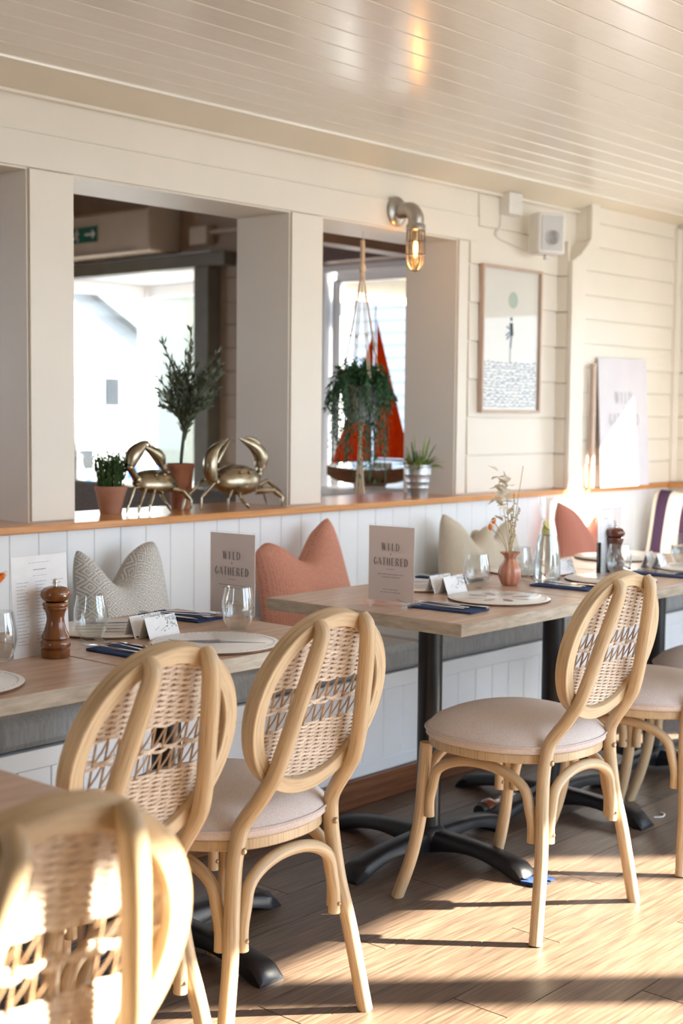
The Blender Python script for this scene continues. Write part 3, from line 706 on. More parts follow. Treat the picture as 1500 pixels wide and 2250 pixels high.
copy_thing(chair, 'rattan chair in front of the swordfish placemat, left of the middle table', (1.9935, 1.89, 0), .02, CG)
copy_thing(chair, 'rattan chair overlapped by the blurred foreground chair, its back before the table edge', (1.4987, 1.82, 0), .065, CG)
copy_thing(chair, 'blurred sunlit rattan chair nearest the camera in the bottom left corner', (.828, 1.21, 0), -.045, CG)
copy_thing(chair, 'rattan chair right of the middle chair, its pale seat cut by the right edge', (3.70, 1.80, 0), 0, CG)
copy_thing(chair, 'rattan chair farthest along the row, brownish seat just showing at the right edge', (4.27, 1.83, 0), 0, CG)

# ------------------------------------------------------------------ tables
def make_table(label, x0, x1, y0, y1):
    cx, cy = (x0 + x1) / 2, (y0 + y1) / 2
    t = thing('dining_table', label, 'table', (cx, cy, 0), 0, 'wooden pedestal dining tables')
    hx, hy = (x1 - x0) / 2 - .0012, (y1 - y0) / 2
    m = MB(); m.box((0, 0, .7425), (2 * hx, 2 * hy, .035), axis=0)
    # top face in the warmer finish, edges greywashed
    m.mi = [0, 0, 0, 0, 0, 1]
    o = part('tabletop', m, ['tableedge', 'tabletop'], t, bevel=.0025)
    m = MB(); m.lathe([(.036, .07), (.036, .72)], n=28); part('pole', m, 'iron', t)
    part('mounting_plate', MB().box((0, 0, .717), (.26, .26, .014)), 'iron', t)
    m = MB(); m.lathe([(.052, .045), (.054, .062), (.045, .080), (.038, .086)], n=28); part('hub', m, 'iron', t)
    for k in range(4):
        m = MB(); a = k * pi / 2; n = 12; vs = []
        for i in range(n + 1):
            s = i / n; d = .03 + s * .335; wd = .033 - .004 * sin(pi * s) + .006 * s
            zt = .074 - .008 * s - .030 * s ** 3 if s < .99 else .016
            zb = .036 * sin(pi * min(1, s * 1.12)) * .8 + .012 * (1 - s) if s < .86 else .0
            for (dx, z_, w_) in ((d, zb, wd), (d, zt - .012, wd), (d, zt, wd * .62), (d, zt, -wd * .62), (d, zt - .012, -wd), (d, zb, -wd)):
                vs.append((cos(a) * dx - sin(a) * w_, sin(a) * dx + cos(a) * w_, z_))
        fs = [(i * 6 + j, i * 6 + (j + 1) % 6, (i + 1) * 6 + (j + 1) % 6, (i + 1) * 6 + j) for i in range(n) for j in range(6)] + [tuple(range(6))[::-1], tuple(n * 6 + j for j in range(6))]
        m.add(vs, fs); part('foot', m, 'iron', t, angle=50)
    return t
make_table('pedestal table at the left with the wooden pepper mill and white menu card', 1.187, 1.842, 2.165, 2.815)
make_table('pedestal table carrying the first rose sign and the swordfish placemat', 1.843, 2.497, 2.165, 2.815)
make_table('pedestal table whose near left corner carries the second rose sign', 2.825, 3.485, 2.09, 2.80)
make_table('pedestal table under the pink vase and the water carafe', 3.486, 4.145, 2.09, 2.80)
make_table('pedestal table at the right carrying place cards and the second pepper mill', 4.146, 4.86, 2.09, 2.80)
make_table('table corner nearest the camera at the left edge of the photo', .53, 1.187, 1.45, 2.10)
make_table('table in front of the striped cushions by the far bench', 5.15, 5.78, 2.06, 2.74)

# ------------------------------------------------------------------ table ware
TZ = .7602
def placemat(label, x, y_, deco, r=.150, cat='placemat'):
    t = thing('placemat', label, cat, (x, y_, TZ), 0, 'round white placemats')
    m = MB(); m.lathe([(0, 0), (r - .002, 0), (r, .001), (r, .0055)], n=64); part('board', m, 'mat_edge', t)
    m = MB(); m.lathe([(r, .0055), (r - .0015, .0065), (0, .0066)], n=64); b = part('face', m, 'mat_top', t)
    m = MB(); n = 60
    for k in range(n):
        a = 2 * pi * k / n; m.box(((r - .013) * cos(a), (r - .013) * sin(a), .0068), (.0065, .0018, .0004), a + pi / 2 + .5)
    part('rope_border', m, 'rope_ink', t, kind='stuff')
    Z0, Z1 = .0067, .0072
    if deco == 'fish':
        m = MB(); c, s = cos(2.42), sin(2.42)
        out = [(-.118, .004), (-.06, .006), (-.02, .016), (.02, .024), (.055, .012), (.085, .010), (.112, .030), (.100, .004), (.115, -.018), (.082, -.002), (.05, -.012), (.015, -.018), (.0, -.034), (-.01, -.014), (-.05, -.004)]
        a = radians(-52 + 180)
        m.prism([(p[0] * cos(a) - p[1] * sin(a), p[0] * sin(a) + p[1] * cos(a)) for p in out], Z0, Z1, 'xy'); part('printed_fish', m, 'print_blue', t, label='blue-grey swordfish print')
        m = MB(); m.prism([(p[0] * cos(a) - p[1] * sin(a), p[0] * sin(a) + p[1] * cos(a)) for p in [(-.04, -.002), (.04, -.006), (.02, -.020), (-.005, -.030), (-.01, -.012)]], Z1, Z1 + .0002, 'xy'); part('printed_fin', m, 'print_violet', t)
    elif deco == 'shells':
        for k in range(8):
            a = 2 * pi * k / 8 + .2; m = MB(); pts = []
            for q in range(14):
                b_ = 2 * pi * q / 14; px, py = .028 * cos(b_), .0125 * sin(b_) * (1 + .25 * cos(b_))
                px += .068; pts.append((px * cos(a) - py * sin(a), px * sin(a) + py * cos(a)))
            m.prism(pts, Z0, Z1, 'xy'); part('printed_shell', m, 'print_plum' if k % 3 else 'print_grey', t)
    elif deco == 'mackerel':
        a = radians(-45 + 6)
        for k in range(4):
            m = MB(); o_ = (k - 1.5) * .046; out = [(-.09, 0), (-.05, .009), (.03, .010), (.07, .002), (.09, .010), (.088, -.008), (.07, -.002), (.0, -.009), (-.06, -.006)]
            m.prism([((p[0]) * cos(a) - (p[1] + o_) * sin(a), p[0] * sin(a) + (p[1] + o_) * cos(a)) for p in out], Z0, Z1, 'xy'); part('printed_fish', m, 'print_blue' if k % 2 else 'print_grey', t)
    elif deco == 'crab':
        m = MB(); m.prism([(.035 * cos(q * .628), .022 * sin(q * .628)) for q in range(10)], Z0, Z1, 'xy')
        for s in (-1, 1):
            for q in range(4): m.box((s * .055, -.02 + q * .014, Z0 + .0002), (.05, .004, .0005), s * (q - 1.5) * .4)
            m.prism([(s * .05 + .018 * cos(q * .785), .05 + .012 * sin(q * .785)) for q in range(8)], Z0, Z1, 'xy')
        part('printed_crab', m, 'print_red', t)
    return t
placemat('round placemat printed with a swordfish, nearest the second chair', 2.172, 2.318, 'fish')
placemat('round placemat with mackerel prints behind the left pepper mill', 2.135, 2.655, 'mackerel')
placemat('round placemat cut by the left edge, rust-red print', 1.475, 2.345, 'crab')
placemat('round placemat with a ring of shells beside the navy napkin', 3.285, 2.295, 'shells')
placemat('round placemat with fish prints behind the second rose sign', 3.345, 2.645, 'mackerel')
placemat('plain-looking round placemat behind the pink vase', 3.93, 2.62, 'mackerel')
placemat('round placemat with faint coral print behind the top of the middle chair', 3.935, 2.305, 'crab')
placemat('round placemat behind the upright menu and second pepper mill', 4.545, 2.65, 'mackerel')
placemat('round placemat at the right edge of the photo', 4.45, 2.265, 'shells')

# stemless glass
def make_glass(label, x, y_):
    m = MB(); m.captop = False
    m.lathe([(0, .004), (.018, .004), (.024, .008), (.036, .026), (.0405, .048), (.0395, .070), (.034, .098), (.0325, .107), (.0335, .1075), (.0350, .098), (.0408, .070), (.0418, .048), (.0372, .025), (.026, .004), (.022, 0), (0, 0)][::-1], n=40)
    return solo('stemless_glass', m, 'glass', label, 'glass', (x, y_, TZ), group='stemless water glasses')
g = make_glass('empty stemless glass just right of the left pepper mill', 2.013, 2.58)
for lb, x, y_ in (('empty stemless glass in front of the first rose sign', 2.363, 2.441), ('stemless glass cut by the left edge of the photo', 1.70, 2.50), ('stemless glass left of the pink vase', 3.451, 2.496),
                  ('stemless glass between the pink vase and the carafe', 3.727, 2.52), ('stemless glass in front of the right-hand pepper mill', 4.057, 2.345), ('stemless glass at the far right edge', 4.569, 2.381)):
    copy_thing(g, lb, (x, y_, TZ), 0, 'stemless water glasses')

# pepper mills
MP = [(.0, 0), (.0295, 0), (.0315, .003), (.0315, .018), (.0285, .0205), (.0325, .024), (.033, .030), (.0325, .036), (.0285, .0405), (.0315, .044), (.030, .050), (.025, .060), (.0205, .075), (.0190, .086), (.0205, .097), (.0245, .106), (.0275, .109), (.0265, .112), (.0285, .116), (.0285, .120), (.026, .123), (.018, .1235)]
def make_mill(label, x, y_, mat):
    t = thing('pepper_mill', label, 'pepper mill', (x, y_, TZ), 0)
    part('body', MB().lathe(MP, n=36), mat, t)
    part('cap', MB().lathe([(0, .124), (.020, .124), (.028, .128), (.0325, .137), (.0315, .147), (.025, .154), (.012, .158), (0, .1585)], n=36), mat, t, label='domed turned cap')
    part('finial', MB().lathe([(0, .158), (.0055, .158), (.0045, .1625), (.0062, .166), (.0062, .170), (.003, .174), (0, .1745)], n=16), 'chrome', t, label='chrome knob')
    return t
make_mill('turned brown pepper mill before the white menu card at left', 1.813, 2.449, 'mill')
make_mill('turned dark red-brown pepper mill behind a glass at right', 4.115, 2.395, 'mill_dark')
# fallen turned mill on the floor
t = thing('turned_wooden_mill', 'dark red turned wooden mill lying on the floor under the tables', 'pepper mill', (3.52, 2.50, .036), 0)
m = MB(); P = [(.0, -.01), (.028, -.01), (.034, .01), (.034, .03), (.026, .045), (.022, .08), (.030, .11), (.030, .15), (.02, .17), (0, .17)]
m.lathe(P, n=24); m.v = [(z_ , y_, x_) for x_, y_, z_ in m.v]; part('body', m, 'mill_dark', t)
m = MB(); m.lathe([(0, -.03), (.022, -.03), (.026, -.012), (0, -.01)], n=24); m.v = [(z_, y_, x_) for x_, y_, z_ in m.v]; part('cap', m, 'black', t)

# acrylic table signs
def text_obj(body, size, mat, parent, loc, rot, sx=1.0, name='lettering', align='CENTER'):
    cu = bpy.data.curves.new('txt', 'FONT'); cu.body = body; cu.size = size; cu.align_x = align; cu.align_y = 'CENTER'; cu.extrude = .0001; cu.space_character = 1.15
    o = bpy.data.objects.new('txt', cu); COL.objects.link(o); bpy.context.view_layer.update()
    me = bpy.data.meshes.new_from_object(o.evaluated_get(bpy.context.evaluated_depsgraph_get())); bpy.data.objects.remove(o)
    me.materials.clear(); me.materials.append(M[mat])
    R = rot.to_matrix().to_4x4() @ Matrix.Diagonal((sx, 1, 1, 1)); me.transform(R)
    q = link(name, me, parent, loc); return q
from mathutils import Euler
def deco_text(body, h, adv, x0c, zc, face):
    """thin high-contrast capitals drawn as strokes; returns MB in (u, z) mapped by face(u, z)"""
    T_, t_ = .0023 * h / .018, .0008 * h / .018
    S = {'W': [(0, 1, .25, 0, T_), (.25, 0, .45, 1, t_), (.45, 1, .7, 0, T_), (.7, 0, .95, 1, t_)], 'I': [(.5, 0, .5, 1, T_)], 'L': [(.3, 0, .3, 1, T_), (.3, 0, .8, 0, t_)],
         'D': [(.15, 0, .15, 1, T_), (.15, 1, .5, .95, t_), (.5, .95, .8, .7, T_), (.8, .7, .8, .3, T_), (.8, .3, .5, .05, T_), (.5, .05, .15, 0, t_)],
         'G': [(.8, .8, .5, 1, t_), (.5, 1, .2, .7, T_), (.2, .7, .2, .3, T_), (.2, .3, .5, 0, T_), (.5, 0, .8, .15, t_), (.8, .15, .8, .42, T_)],
         'A': [(.05, 0, .45, 1, t_), (.45, 1, .9, 0, T_), (.2, .3, .72, .3, t_)], 'T': [(.5, 0, .5, 1, T_), (.1, 1, .9, 1, t_)], 'H': [(.2, 0, .2, 1, T_), (.8, 0, .8, 1, T_), (.2, .5, .8, .5, t_)],
         'E': [(.25, 0, .25, 1, T_), (.25, 1, .8, 1, t_), (.25, .5, .7, .5, t_), (.25, 0, .8, 0, t_)], 'R': [(.2, 0, .2, 1, T_), (.2, 1, .6, 1, t_), (.6, 1, .75, .75, T_), (.75, .75, .5, .5, t_), (.5, .5, .2, .5, t_), (.5, .5, .85, 0, T_)],
         '+': [(.5, .3, .5, .7, T_), (.3, .5, .7, .5, T_)]}
    m = MB(); W_ = adv * len(body)
    for i, ch in enumerate(body):
        for (a0, b0, a1, b1, th_) in S.get(ch, []):
            u0, z0 = x0c - W_ / 2 + (i + a0 * .85 + .07) * adv, zc + (b0 - .5) * h; u1, z1 = x0c - W_ / 2 + (i + a1 * .85 + .07) * adv, zc + (b1 - .5) * h
            dx, dz = u1 - u0, z1 - z0; l = sqrt(dx * dx + dz * dz); nx, nz = -dz / l * th_ / 2, dx / l * th_ / 2
            if abs(dz) > abs(dx) * .3: nx, nz = th_ / 2, 0
            m.quad(face(u0 + nx, z0 + nz), face(u0 - nx, z0 - nz), face(u1 - nx, z1 - nz), face(u1 + nx, z1 + nz))
    return m
def dashes(face, x0, x1, z, h=.0012, seed=0, gap=.004):
    r = random.Random(seed); m = MB(); x = x0
    while x < x1:
        l = r.uniform(.004, .012); l = min(l, x1 - x)
        m.quad(face(x, z - h / 2), face(x + l, z - h / 2), face(x + l, z + h / 2), face(x, z + h / 2)); x += l + gap * r.uniform(.4, .8)
    return m
def merge(ms):
    o = MB()
    for m in ms: o.add(m.v, m.f, m.uv)
    return o
def make_sign(label, x, y_, rz):
    t = thing('menu_sign', label, 'sign', (x, y_, TZ), rz)           # front faces -X in local space
    part('base', MB().box((-.012, 0, .004), (.075, .176, .008)), 'acrylic', t, bevel=.001)
    part('holder', MB().box((0, 0, .118), (.006, .160, .220)), 'acrylic', t, bevel=.0006)
    part('card', MB().box((0, 0, .118), (.0012, .153, .212)), 'paper_pink', t)
    fc = lambda u, z_: (-.0034, -u, z_)
    ms = [deco_text('WILD', .021, .0155, 0, .166, fc), deco_text('+', .012, .010, 0, .146, fc), deco_text('GATHERED', .021, .0148, 0, .124, fc)]
    part('lettering', merge(ms), 'ink', t, smooth=False)
    ms = [dashes(fc, -.012, .012, .103, seed=1), dashes(fc, -.044, .044, .088, seed=2, gap=.003), dashes(fc, -.030, .030, .080, seed=3, gap=.003), dashes(fc, -.026, .026, .045, seed=4), dashes(fc, -.034, .034, .037, seed=5)]
    part('small_print', merge(ms), 'ink', t, kind='stuff', smooth=False)
    return t
make_sign('rose-grey WILD GATHERED sign in a clear stand behind the first glass', 2.480, 2.583, .10)
make_sign('rose-grey WILD GATHERED sign in a clear stand at the middle table corner', 2.962, 2.440, .11)
make_sign('rose-grey sign standing behind the white menu at the right', 4.150, 2.435, pi / 2 + .08)

def make_menu(label, x, y_, rz, w_, h_, lean=.04):
    t = thing('menu_card', label, 'menu', (x, y_, TZ), rz)
    m = MB(); m.prism([(0, 0), (.0012, 0), (.0012 + lean * h_, h_), (lean * h_, h_)], -w_ / 2, w_ / 2, 'yz'); part('card', m, 'paper', t)
    fc = lambda u, z_: (u, lean * z_ - .0004, z_)
    ms = [dashes(fc, -.03, .03, h_ * .93, .0008, 8), dashes(fc, -.018, .018, h_ * .86, .0022, 9, .002), dashes(fc, -.02, .02, h_ * .80, .0008, 10)]
    for c0, c1 in ((-w_ * .42, -w_ * .2), (-w_ * .08, w_ * .12), (w_ * .2, w_ * .42)):
        for k in range(19):
            z_ = h_ * (.74 - k * .034); ms.append(dashes(fc, c0, c1 - (k * 7 % 5) * .003, z_, .0011, k + int(c0 * 1000), .002))
    part('printed_lines', merge(ms), 'ink_pale', t, kind='stuff', smooth=False)
    return t
make_menu('tall white menu card behind the left pepper mill', 1.810, 2.494, .09, .160, .222)
make_menu('white menu card standing behind the right-hand pepper mill', 4.088, 2.412, .07, .118, .218)
solo('menu_clip', MB().box((0, 0, .055), (.004, .014, .11)), 'black', 'black upright edge of a board left of the right-hand menu', 'clipboard', (4.031, 2.409, TZ))

# folded place cards
def make_card(label, x, y_, rz=0, first=None):
    if first: return copy_thing(first, label, (x, y_, TZ), rz, 'folded place cards')
    t = thing('place_card', label, 'place card', (x, y_, TZ), rz, 'folded place cards')
    m = MB(); H, D, Wd, th = .052, .019, .110, .0009
    m.prism([(-D, 0), (0, H), (D, 0), (D - th, 0), (0, H - .004), (-D + th, 0)], -Wd / 2, Wd / 2, 'yz'); part('card', m, 'paper', t, smooth=False)
    m = MB(); r = random.Random(5)
    for k in range(34):
        u = Wd / 2 - .004 - abs(r.gauss(0, .026)); s = max(.1, min(1, 1 - abs(r.gauss(0, .3)))); 
        if u < -Wd / 2 + .01: continue
        z_ = H * s * .96; y2 = -D * (1 - s) - .0008; p = Vector((u, y2, z_)); d_ = Vector((r.uniform(-1, 1), -.36 * 0, r.uniform(-1, 1)))
        d_.y = D / H * d_.z; m.leaf(p, d_, r.uniform(.005, .010), .0045, up=Vector((0, -1, .36)))
    part('leaf_print', m, 'print_grey', t, kind='stuff', label='pale green leaf print')
    m = MB()
    for k in range(6): 
        u = -.028 + k * .009; z_ = .020 + .004 * sin(k * 2.1); m.quad((u, -D * (1 - z_ / H) - .0006, z_), (u + .007, -D * (1 - (z_ + .003) / H) - .0006, z_ + .003), (u + .007, -D * (1 - (z_ + .0042) / H) - .0006, z_ + .0042), (u, -D * (1 - (z_ + .0012) / H) - .0006, z_ + .0012))
    part('handwriting', m, 'ink_pale', t, smooth=False)
    return t
c0 = make_card('folded place card before the swordfish placemat, front one of the pair', 2.150, 2.492, .14)
make_card('', 0, 0, 0, None) if False else None
make_card('folded place card behind the front card by the swordfish placemat', 2.140, 2.534, .12, c0)
make_card('folded place card at the shell placemat, front one of the pair', 3.307, 2.482, .08, c0)
make_card('folded place card behind the front card at the shell placemat', 3.298, 2.524, .06, c0)
make_card('folded place card just right of the water carafe', 3.955, 2.500, .05, c0)
make_card('folded place card at the right edge table, front one of the pair', 4.385, 2.372, .3, c0)
make_card('folded place card behind its pair at the right edge table', 4.380, 2.412, .3, c0)

# cutlery on napkins
def fork(parent, x, y_, z_, rz, tilt=0):
    f = thing('fork', '', '', (x, y_, z_), rz); 
    m = MB(); pr = [(-1, -.25), (1, -.25), (1, .25), (-1, .25)]
    P = spline([(0, -.10, .002), (0, -.04, .004), (0, .03, .007), (0, .05, .005)], 4)
    m.tube(P, [.0062 - .0035 * min(1, i / (len(P) * .7)) for i in range(len(P))], prof=pr, up=(0, 0, 1)); m.prism([(-.003, .048), (.003, .048), (.011, .062), (.011, .072), (-.011, .072), (-.011, .062)], .0045, .0062, 'xy')
    for k in range(4): xx = -.0093 + k * .0062; m.tube([(xx, .070, .0053), (xx, .085, .0075), (xx * .95, .105, .014)], [.0014, .0013, .0009], 6)
    return m, f
def cutlery_set(lab, x, y_, rz, flip=False):
    nap = solo('napkin', MB().box((0, 0, .003), (.105, .205, .006)), 'navy', 'navy paper napkin ' + lab, 'napkin', (x, y_, TZ), rz, 'navy napkins', bevel=.002)
    c, s = cos(rz), sin(rz)
    def W_(u, v): return (x + c * u - s * v, y_ + s * u + c * v, TZ + .0062)
    for k, (u, a) in enumerate(((-.030, .10), (.006, -.03))):
        m, f = fork(None, 0, 0, 0, 0); bpy.data.objects.remove(f)
        solo('fork', m, 'chrome', ('outer' if k == 0 else 'inner') + ' steel fork on the napkin ' + lab, 'fork', W_(u, .035), rz + a, 'steel forks')
    m = MB(); m.tube([(0, -.11, .003), (0, -.02, .003)], [.0055, .004], prof=[(-1, -.5), (1, -.5), (1, .5), (-1, .5)], up=(0, 0, 1)); m.prism([(-.005, -.02), (.006, -.02), (.008, .05), (.002, .095), (-.005, .07)], .002, .0038, 'xy')
    solo('knife', m, 'chrome', 'steel knife on the napkin ' + lab, 'knife', W_(.037, 0), rz - .05, 'steel knives', bevel=.0005)
cutlery_set('left of the swordfish placemat', 1.965, 2.365, .05)
cutlery_set('between the first rose sign and the mackerel placemat', 2.392, 2.690, pi + .15)
cutlery_set('at the corner beside the second rose sign', 3.025, 2.285, .1)
cutlery_set('behind the fish placemat at the middle table', 3.565, 2.690, pi)
cutlery_set('in front of the water carafe', 3.665, 2.305, .06)
cutlery_set('at the right behind the middle chair top', 4.185, 2.262, .1)

# vase with dried flowers
t = thing('bud_vase', 'fluted pink terracotta vase with ruffled lip', 'vase', (3.582, 2.462, TZ))
m = MB(); m.captop = False
m.lathe([(0, 0), (.021, 0), (.026, .004), (.034, .022), (.0365, .042), (.032, .060), (.021, .075), (.0165, .084), (.020, .094), (.030, .103), (.031, .106), (.027, .104), (.016, .090), (.014, .08)], n=72, flute=lambda a, z_: (.045 * cos(9 * a) if z_ < .07 else .045 * cos(9 * a) * 1.3))
part('body', m, 'vase', t)
fl_ = thing('dried_flower_spray', 'cream dried petals and orange buds in the pink vase', 'dried flowers', (3.582, 2.462, TZ + .08))
m = MB(); R_ = random.Random(11)
cr_ = Vector((.664, -.747, 0))       # roughly across the table
def stem(pts): m.tube(spline(pts, 4), .0012, 5)
tips = []
for du, dz, k in ((-.055, .125, 0), (-.065, .105, 0), (-.02, .26, 1), (-.03, .19, 1), (.01, .215, 2), (.024, .17, 2), (.035, .30, 3), (.0, .15, 2)):
    p = cr_ * du + Vector((0, 0, dz)); q = p * .5 + Vector((0, 0, .03)); stem([(0, 0, -.05), q * .6, p]); tips.append((p, k))
part('stems', m, 'dry_stem', fl_, kind='stuff')
m = MB()
for p, k in tips:
    if k == 1:
        for q in range(16):
            d_ = Vector((R_.uniform(-1, 1), R_.uniform(-1, 1), R_.uniform(-.6, 1))); c_ = p + Vector((R_.uniform(-.02, .02), R_.uniform(-.02, .02), R_.uniform(-.05, .02)))
            m.leaf(c_, d_, R_.uniform(.032, .055), R_.uniform(.022, .036))
part('petals', m, 'dry', fl_, kind='stuff')
m = MB()
for p, k in tips:
    if k == 2:
        for q in range(16): m.sphere(p * (.35 + .65 * q / 16) + Vector((R_.uniform(-.004, .004), R_.uniform(-.004, .004), 0)), .0032, 6, 4)
part('seed_heads', m, 'dry_stem', fl_, kind='stuff')
for p, k in tips:
    if k == 0: m = MB(); m.sphere(p, (.0075, .0075, .0105), 10, 8); part('bud', m, 'orange_bud', fl_, label='orange papery bud')
# flowers leaning in from the left edge
fl2 = thing('dried_flower_spray', 'fluffy orange dried bud entering at the left edge of the photo', 'dried flowers', (1.50, 2.36, TZ + .006))
m = MB(); m.tube(spline([(0, 0, 0), (.02, -.01, .10), (.075, -.03, .185)], 4), .0014, 5)
for k in (-1, 0, 1): m.tube(spline([(0, 0, 0), (.02, .0, .14), (.075 + k * .008, -.03, .235 + k * .006)], 4), .0011, 5)
part('stems', m, 'dry_stem', fl2)
m = MB(); cb = Vector((.062, -.055, .198)); R3 = Euler((0, .9, -.7)).to_matrix(); m.sphere(cb, (.009, .009, .024), 12, 8, R3)
for k in range(160):
    d_ = Vector((R_.gauss(0, 1), R_.gauss(0, 1), R_.gauss(0, 1))).normalized(); q = R3 @ Vector((d_.x * .009, d_.y * .009, d_.z * .024)); m.leaf(cb + q, q.normalized() + R3 @ Vector((0, 0, .8)), .008, .0012)
part('bud', m, 'orange_bud', fl2, label='fluffy orange dried bud')
t = thing('bud_vase', 'small vase left of the frame holding the orange dried bud', 'vase', (1.50, 2.36, TZ + .0066))
m = MB(); m.captop = False; m.lathe([(0, 0), (.02, 0), (.034, .03), (.02, .07), (.028, .09), (.018, .08)], n=32); part('body', m, 'vase', t)
bpy.data.objects.remove(t.children[0]); bpy.data.objects.remove(t)      # outside the frame: left out

# carafe
M['carafe'] = thin_glass('carafe_glass', (.93, .95, .95), ior=1.5, base=.05, power=2.3)
t = thing('water_carafe', 'glass carafe of lemon water in the middle of the table', 'carafe', (3.760, 2.440, TZ))
pr = [(0, 0), (.040, 0), (.044, .004), (.045, .02), (.044, .06), (.039, .11), (.030, .155), (.023, .19), (.0215, .205), (.025, .23), (.034, .272)]
m = MB(); m.captop = False; m.lathe(pr + [(.0325, .272), (.0235, .23), (.0200, .205), (.0215, .19), (.0285, .155), (.0375, .11), (.0425, .06), (.0435, .02), (.040, .008), (0, .007)], n=44); part('glass_body', m, 'carafe', t)
m = MB(); m.lathe([(0, .009), (.039, .010), (.0425, .02), (.0415, .06), (.0365, .11), (.0275, .152), (.0, .1522)], n=40); part('water', m, 'water', t)
for k, (dz, dx, rx_) in enumerate(((.164, -.004, 1.2), (.172, .004, 1.0), (.183, -.001, .5))):
    m = MB(); Rm = Euler((1.35 - .25 * k, .2 * k, -.75 + .35 * (k - 1))).to_matrix()
    pts = []; n = 20
    for s in (-.0015, .0015):
        for q in range(n): pts.append(Rm @ Vector((.0175 * cos(2 * pi * q / n), .0175 * sin(2 * pi * q / n), s)) + Vector((dx, 0, dz)))
    m.add(pts, [tuple(range(n))[::-1], tuple(range(n, 2 * n))] + [(i, (i + 1) % n, n + (i + 1) % n, n + i) for i in range(n)])
    ls = solo('lemon_slice', m, ['lemon', 'lemon_rind'], ('uppermost', 'middle', 'lowest')[2 - k] + ' lemon slice floating in the carafe', 'lemon slice', (3.760, 2.440, TZ), group='lemon slices in the carafe')
    ls.data.polygons.foreach_set('material_index', [0, 0] + [1] * n)

# ------------------------------------------------------------------ pillows
def pillow(name, label, mat, x, y_, z_, w_, h_, dip=.07, rz=0, roll=0, dipx=0, th=.07, lean=.18, ears=(1.0, 1.0), back=None, group=None, taper=.16):
    m = MB(); n = 26; G = {}
    vs = []; uvs = {}
    for side in (-1, 1):
        for i in range(n + 1):
            for j in range(n + 1):
                u, v = -1 + 2 * i / n, -1 + 2 * j / n
                e = (1 - abs(u) ** 2.6) * (1 - abs(v) ** 2.6); tt = th * max(0, e) ** .55
                px = u * w_ / 2 * (1 - .07 * (1 - v * v)); pz = v * h_ / 2 * (1 - .06 * (1 - u * u))
                px *= 1 - taper * (v + 1) / 2; du = u - dipx; g_ = math.exp(-(du / .42) ** 2)
                if v > -.2:
                    k = ((v + .2) / 1.2) ** 1.6; pz -= dip * g_ * k; tt *= (1 - .35 * g_ * k)
                    if u < 0: pz += (ears[0] - 1) * .1 * k * (-u) ** 3
                    else: pz += (ears[1] - 1) * .1 * k * u ** 3
                rip = .004 * sin(7 * u + 3 * v) * max(0, e)
                cr = 1 - .075 * (abs(u) * abs(v)) ** 7; px *= cr; pz *= cr; p = Vector((px, side * (tt + rip), pz)); 
                p = Matrix.Rotation(roll, 3, 'Y') @ p; p = Matrix.Rotation(-lean, 3, 'X') @ p
                G[(side, i, j)] = len(vs); vs.append(p); uvs[len(vs) - 1] = (u / 2 + .5, v / 2 + .5)
    fs = []; mi = []
    for side in (-1, 1):
        for i in range(n):
            for j in range(n):
                q = (G[side, i, j], G[side, i + 1, j], G[side, i + 1, j + 1], G[side, i, j + 1]); fs.append(q if side < 0 else q[::-1]); mi.append(0 if side < 0 or back is None else 1)
    m.add(vs, fs, [[uvs[i] for i in f] for f in fs]); m.mi = mi
    mats = [mat, back] if back else mat
    o = part(name, m, mats, None, (x, y_, z_), angle=80); o.rotation_euler = (0, 0, rz); o['label'] = label; o['category'] = 'cushion'
    if group: o['group'] = group
    import bmesh
    b_ = bmesh.new(); b_.from_mesh(o.data); bmesh.ops.remove_doubles(b_, verts=b_.verts, dist=.0008); b_.to_mesh(o.data); b_.free()
    return o
PG = 'scatter cushions along the bench'
pillow('scatter_cushion', 'grey diamond-patterned cushion with two pointed ears', 'grey_pil', 2.668, 3.265, .700, .41, .39, .115, 0, 0, -.18, .085, .16, (1.05, 1.1), 'grey_pil_back', PG, .20)
pillow('scatter_cushion', 'coral spotted cushion behind the two rose signs', 'orange_pil', 3.475, 3.26, .702, .50, .40, .11, 0, -.10, .0, .085, .2, (.5, 1.2), None, PG)
pillow('scatter_cushion', 'plain beige linen cushion left of the dried flowers', 'beige_pil', 4.46, 3.27, .69, .40, .38, .09, 0, .12, .15, .07, .16, (1.2, .8), None, PG)
pillow('scatter_cushion', 'plain beige cushion tucked behind the other beige one', 'beige_pil', 4.72, 3.31, .675, .36, .34, .06, 0, -.12, 0, .06, .14, (1, 1), None, PG)
pillow('scatter_cushion', 'coral ribbed cushion in the sun by the water carafe', 'coral_pil', 5.31, 3.27, .70, .44, .38, .12, 0, .14, .25, .075, .16, (1.2, 1), None, PG)
pillow('striped_cushion', 'purple and cream striped cushion nearest the corner on the end bench', 'stripe_pil', 6.10, 3.165, .727, .46, .43, .01, -pi / 2, 0, 0, .07, .12, (1, 1), None, PG)
pillow('striped_cushion', 'purple and cream striped cushion at the right edge on the end bench', 'stripe_pil', 6.20, 2.69, .727, .46, .43, .01, -pi / 2, 0, 0, .07, .12, (1, 1), None, PG)

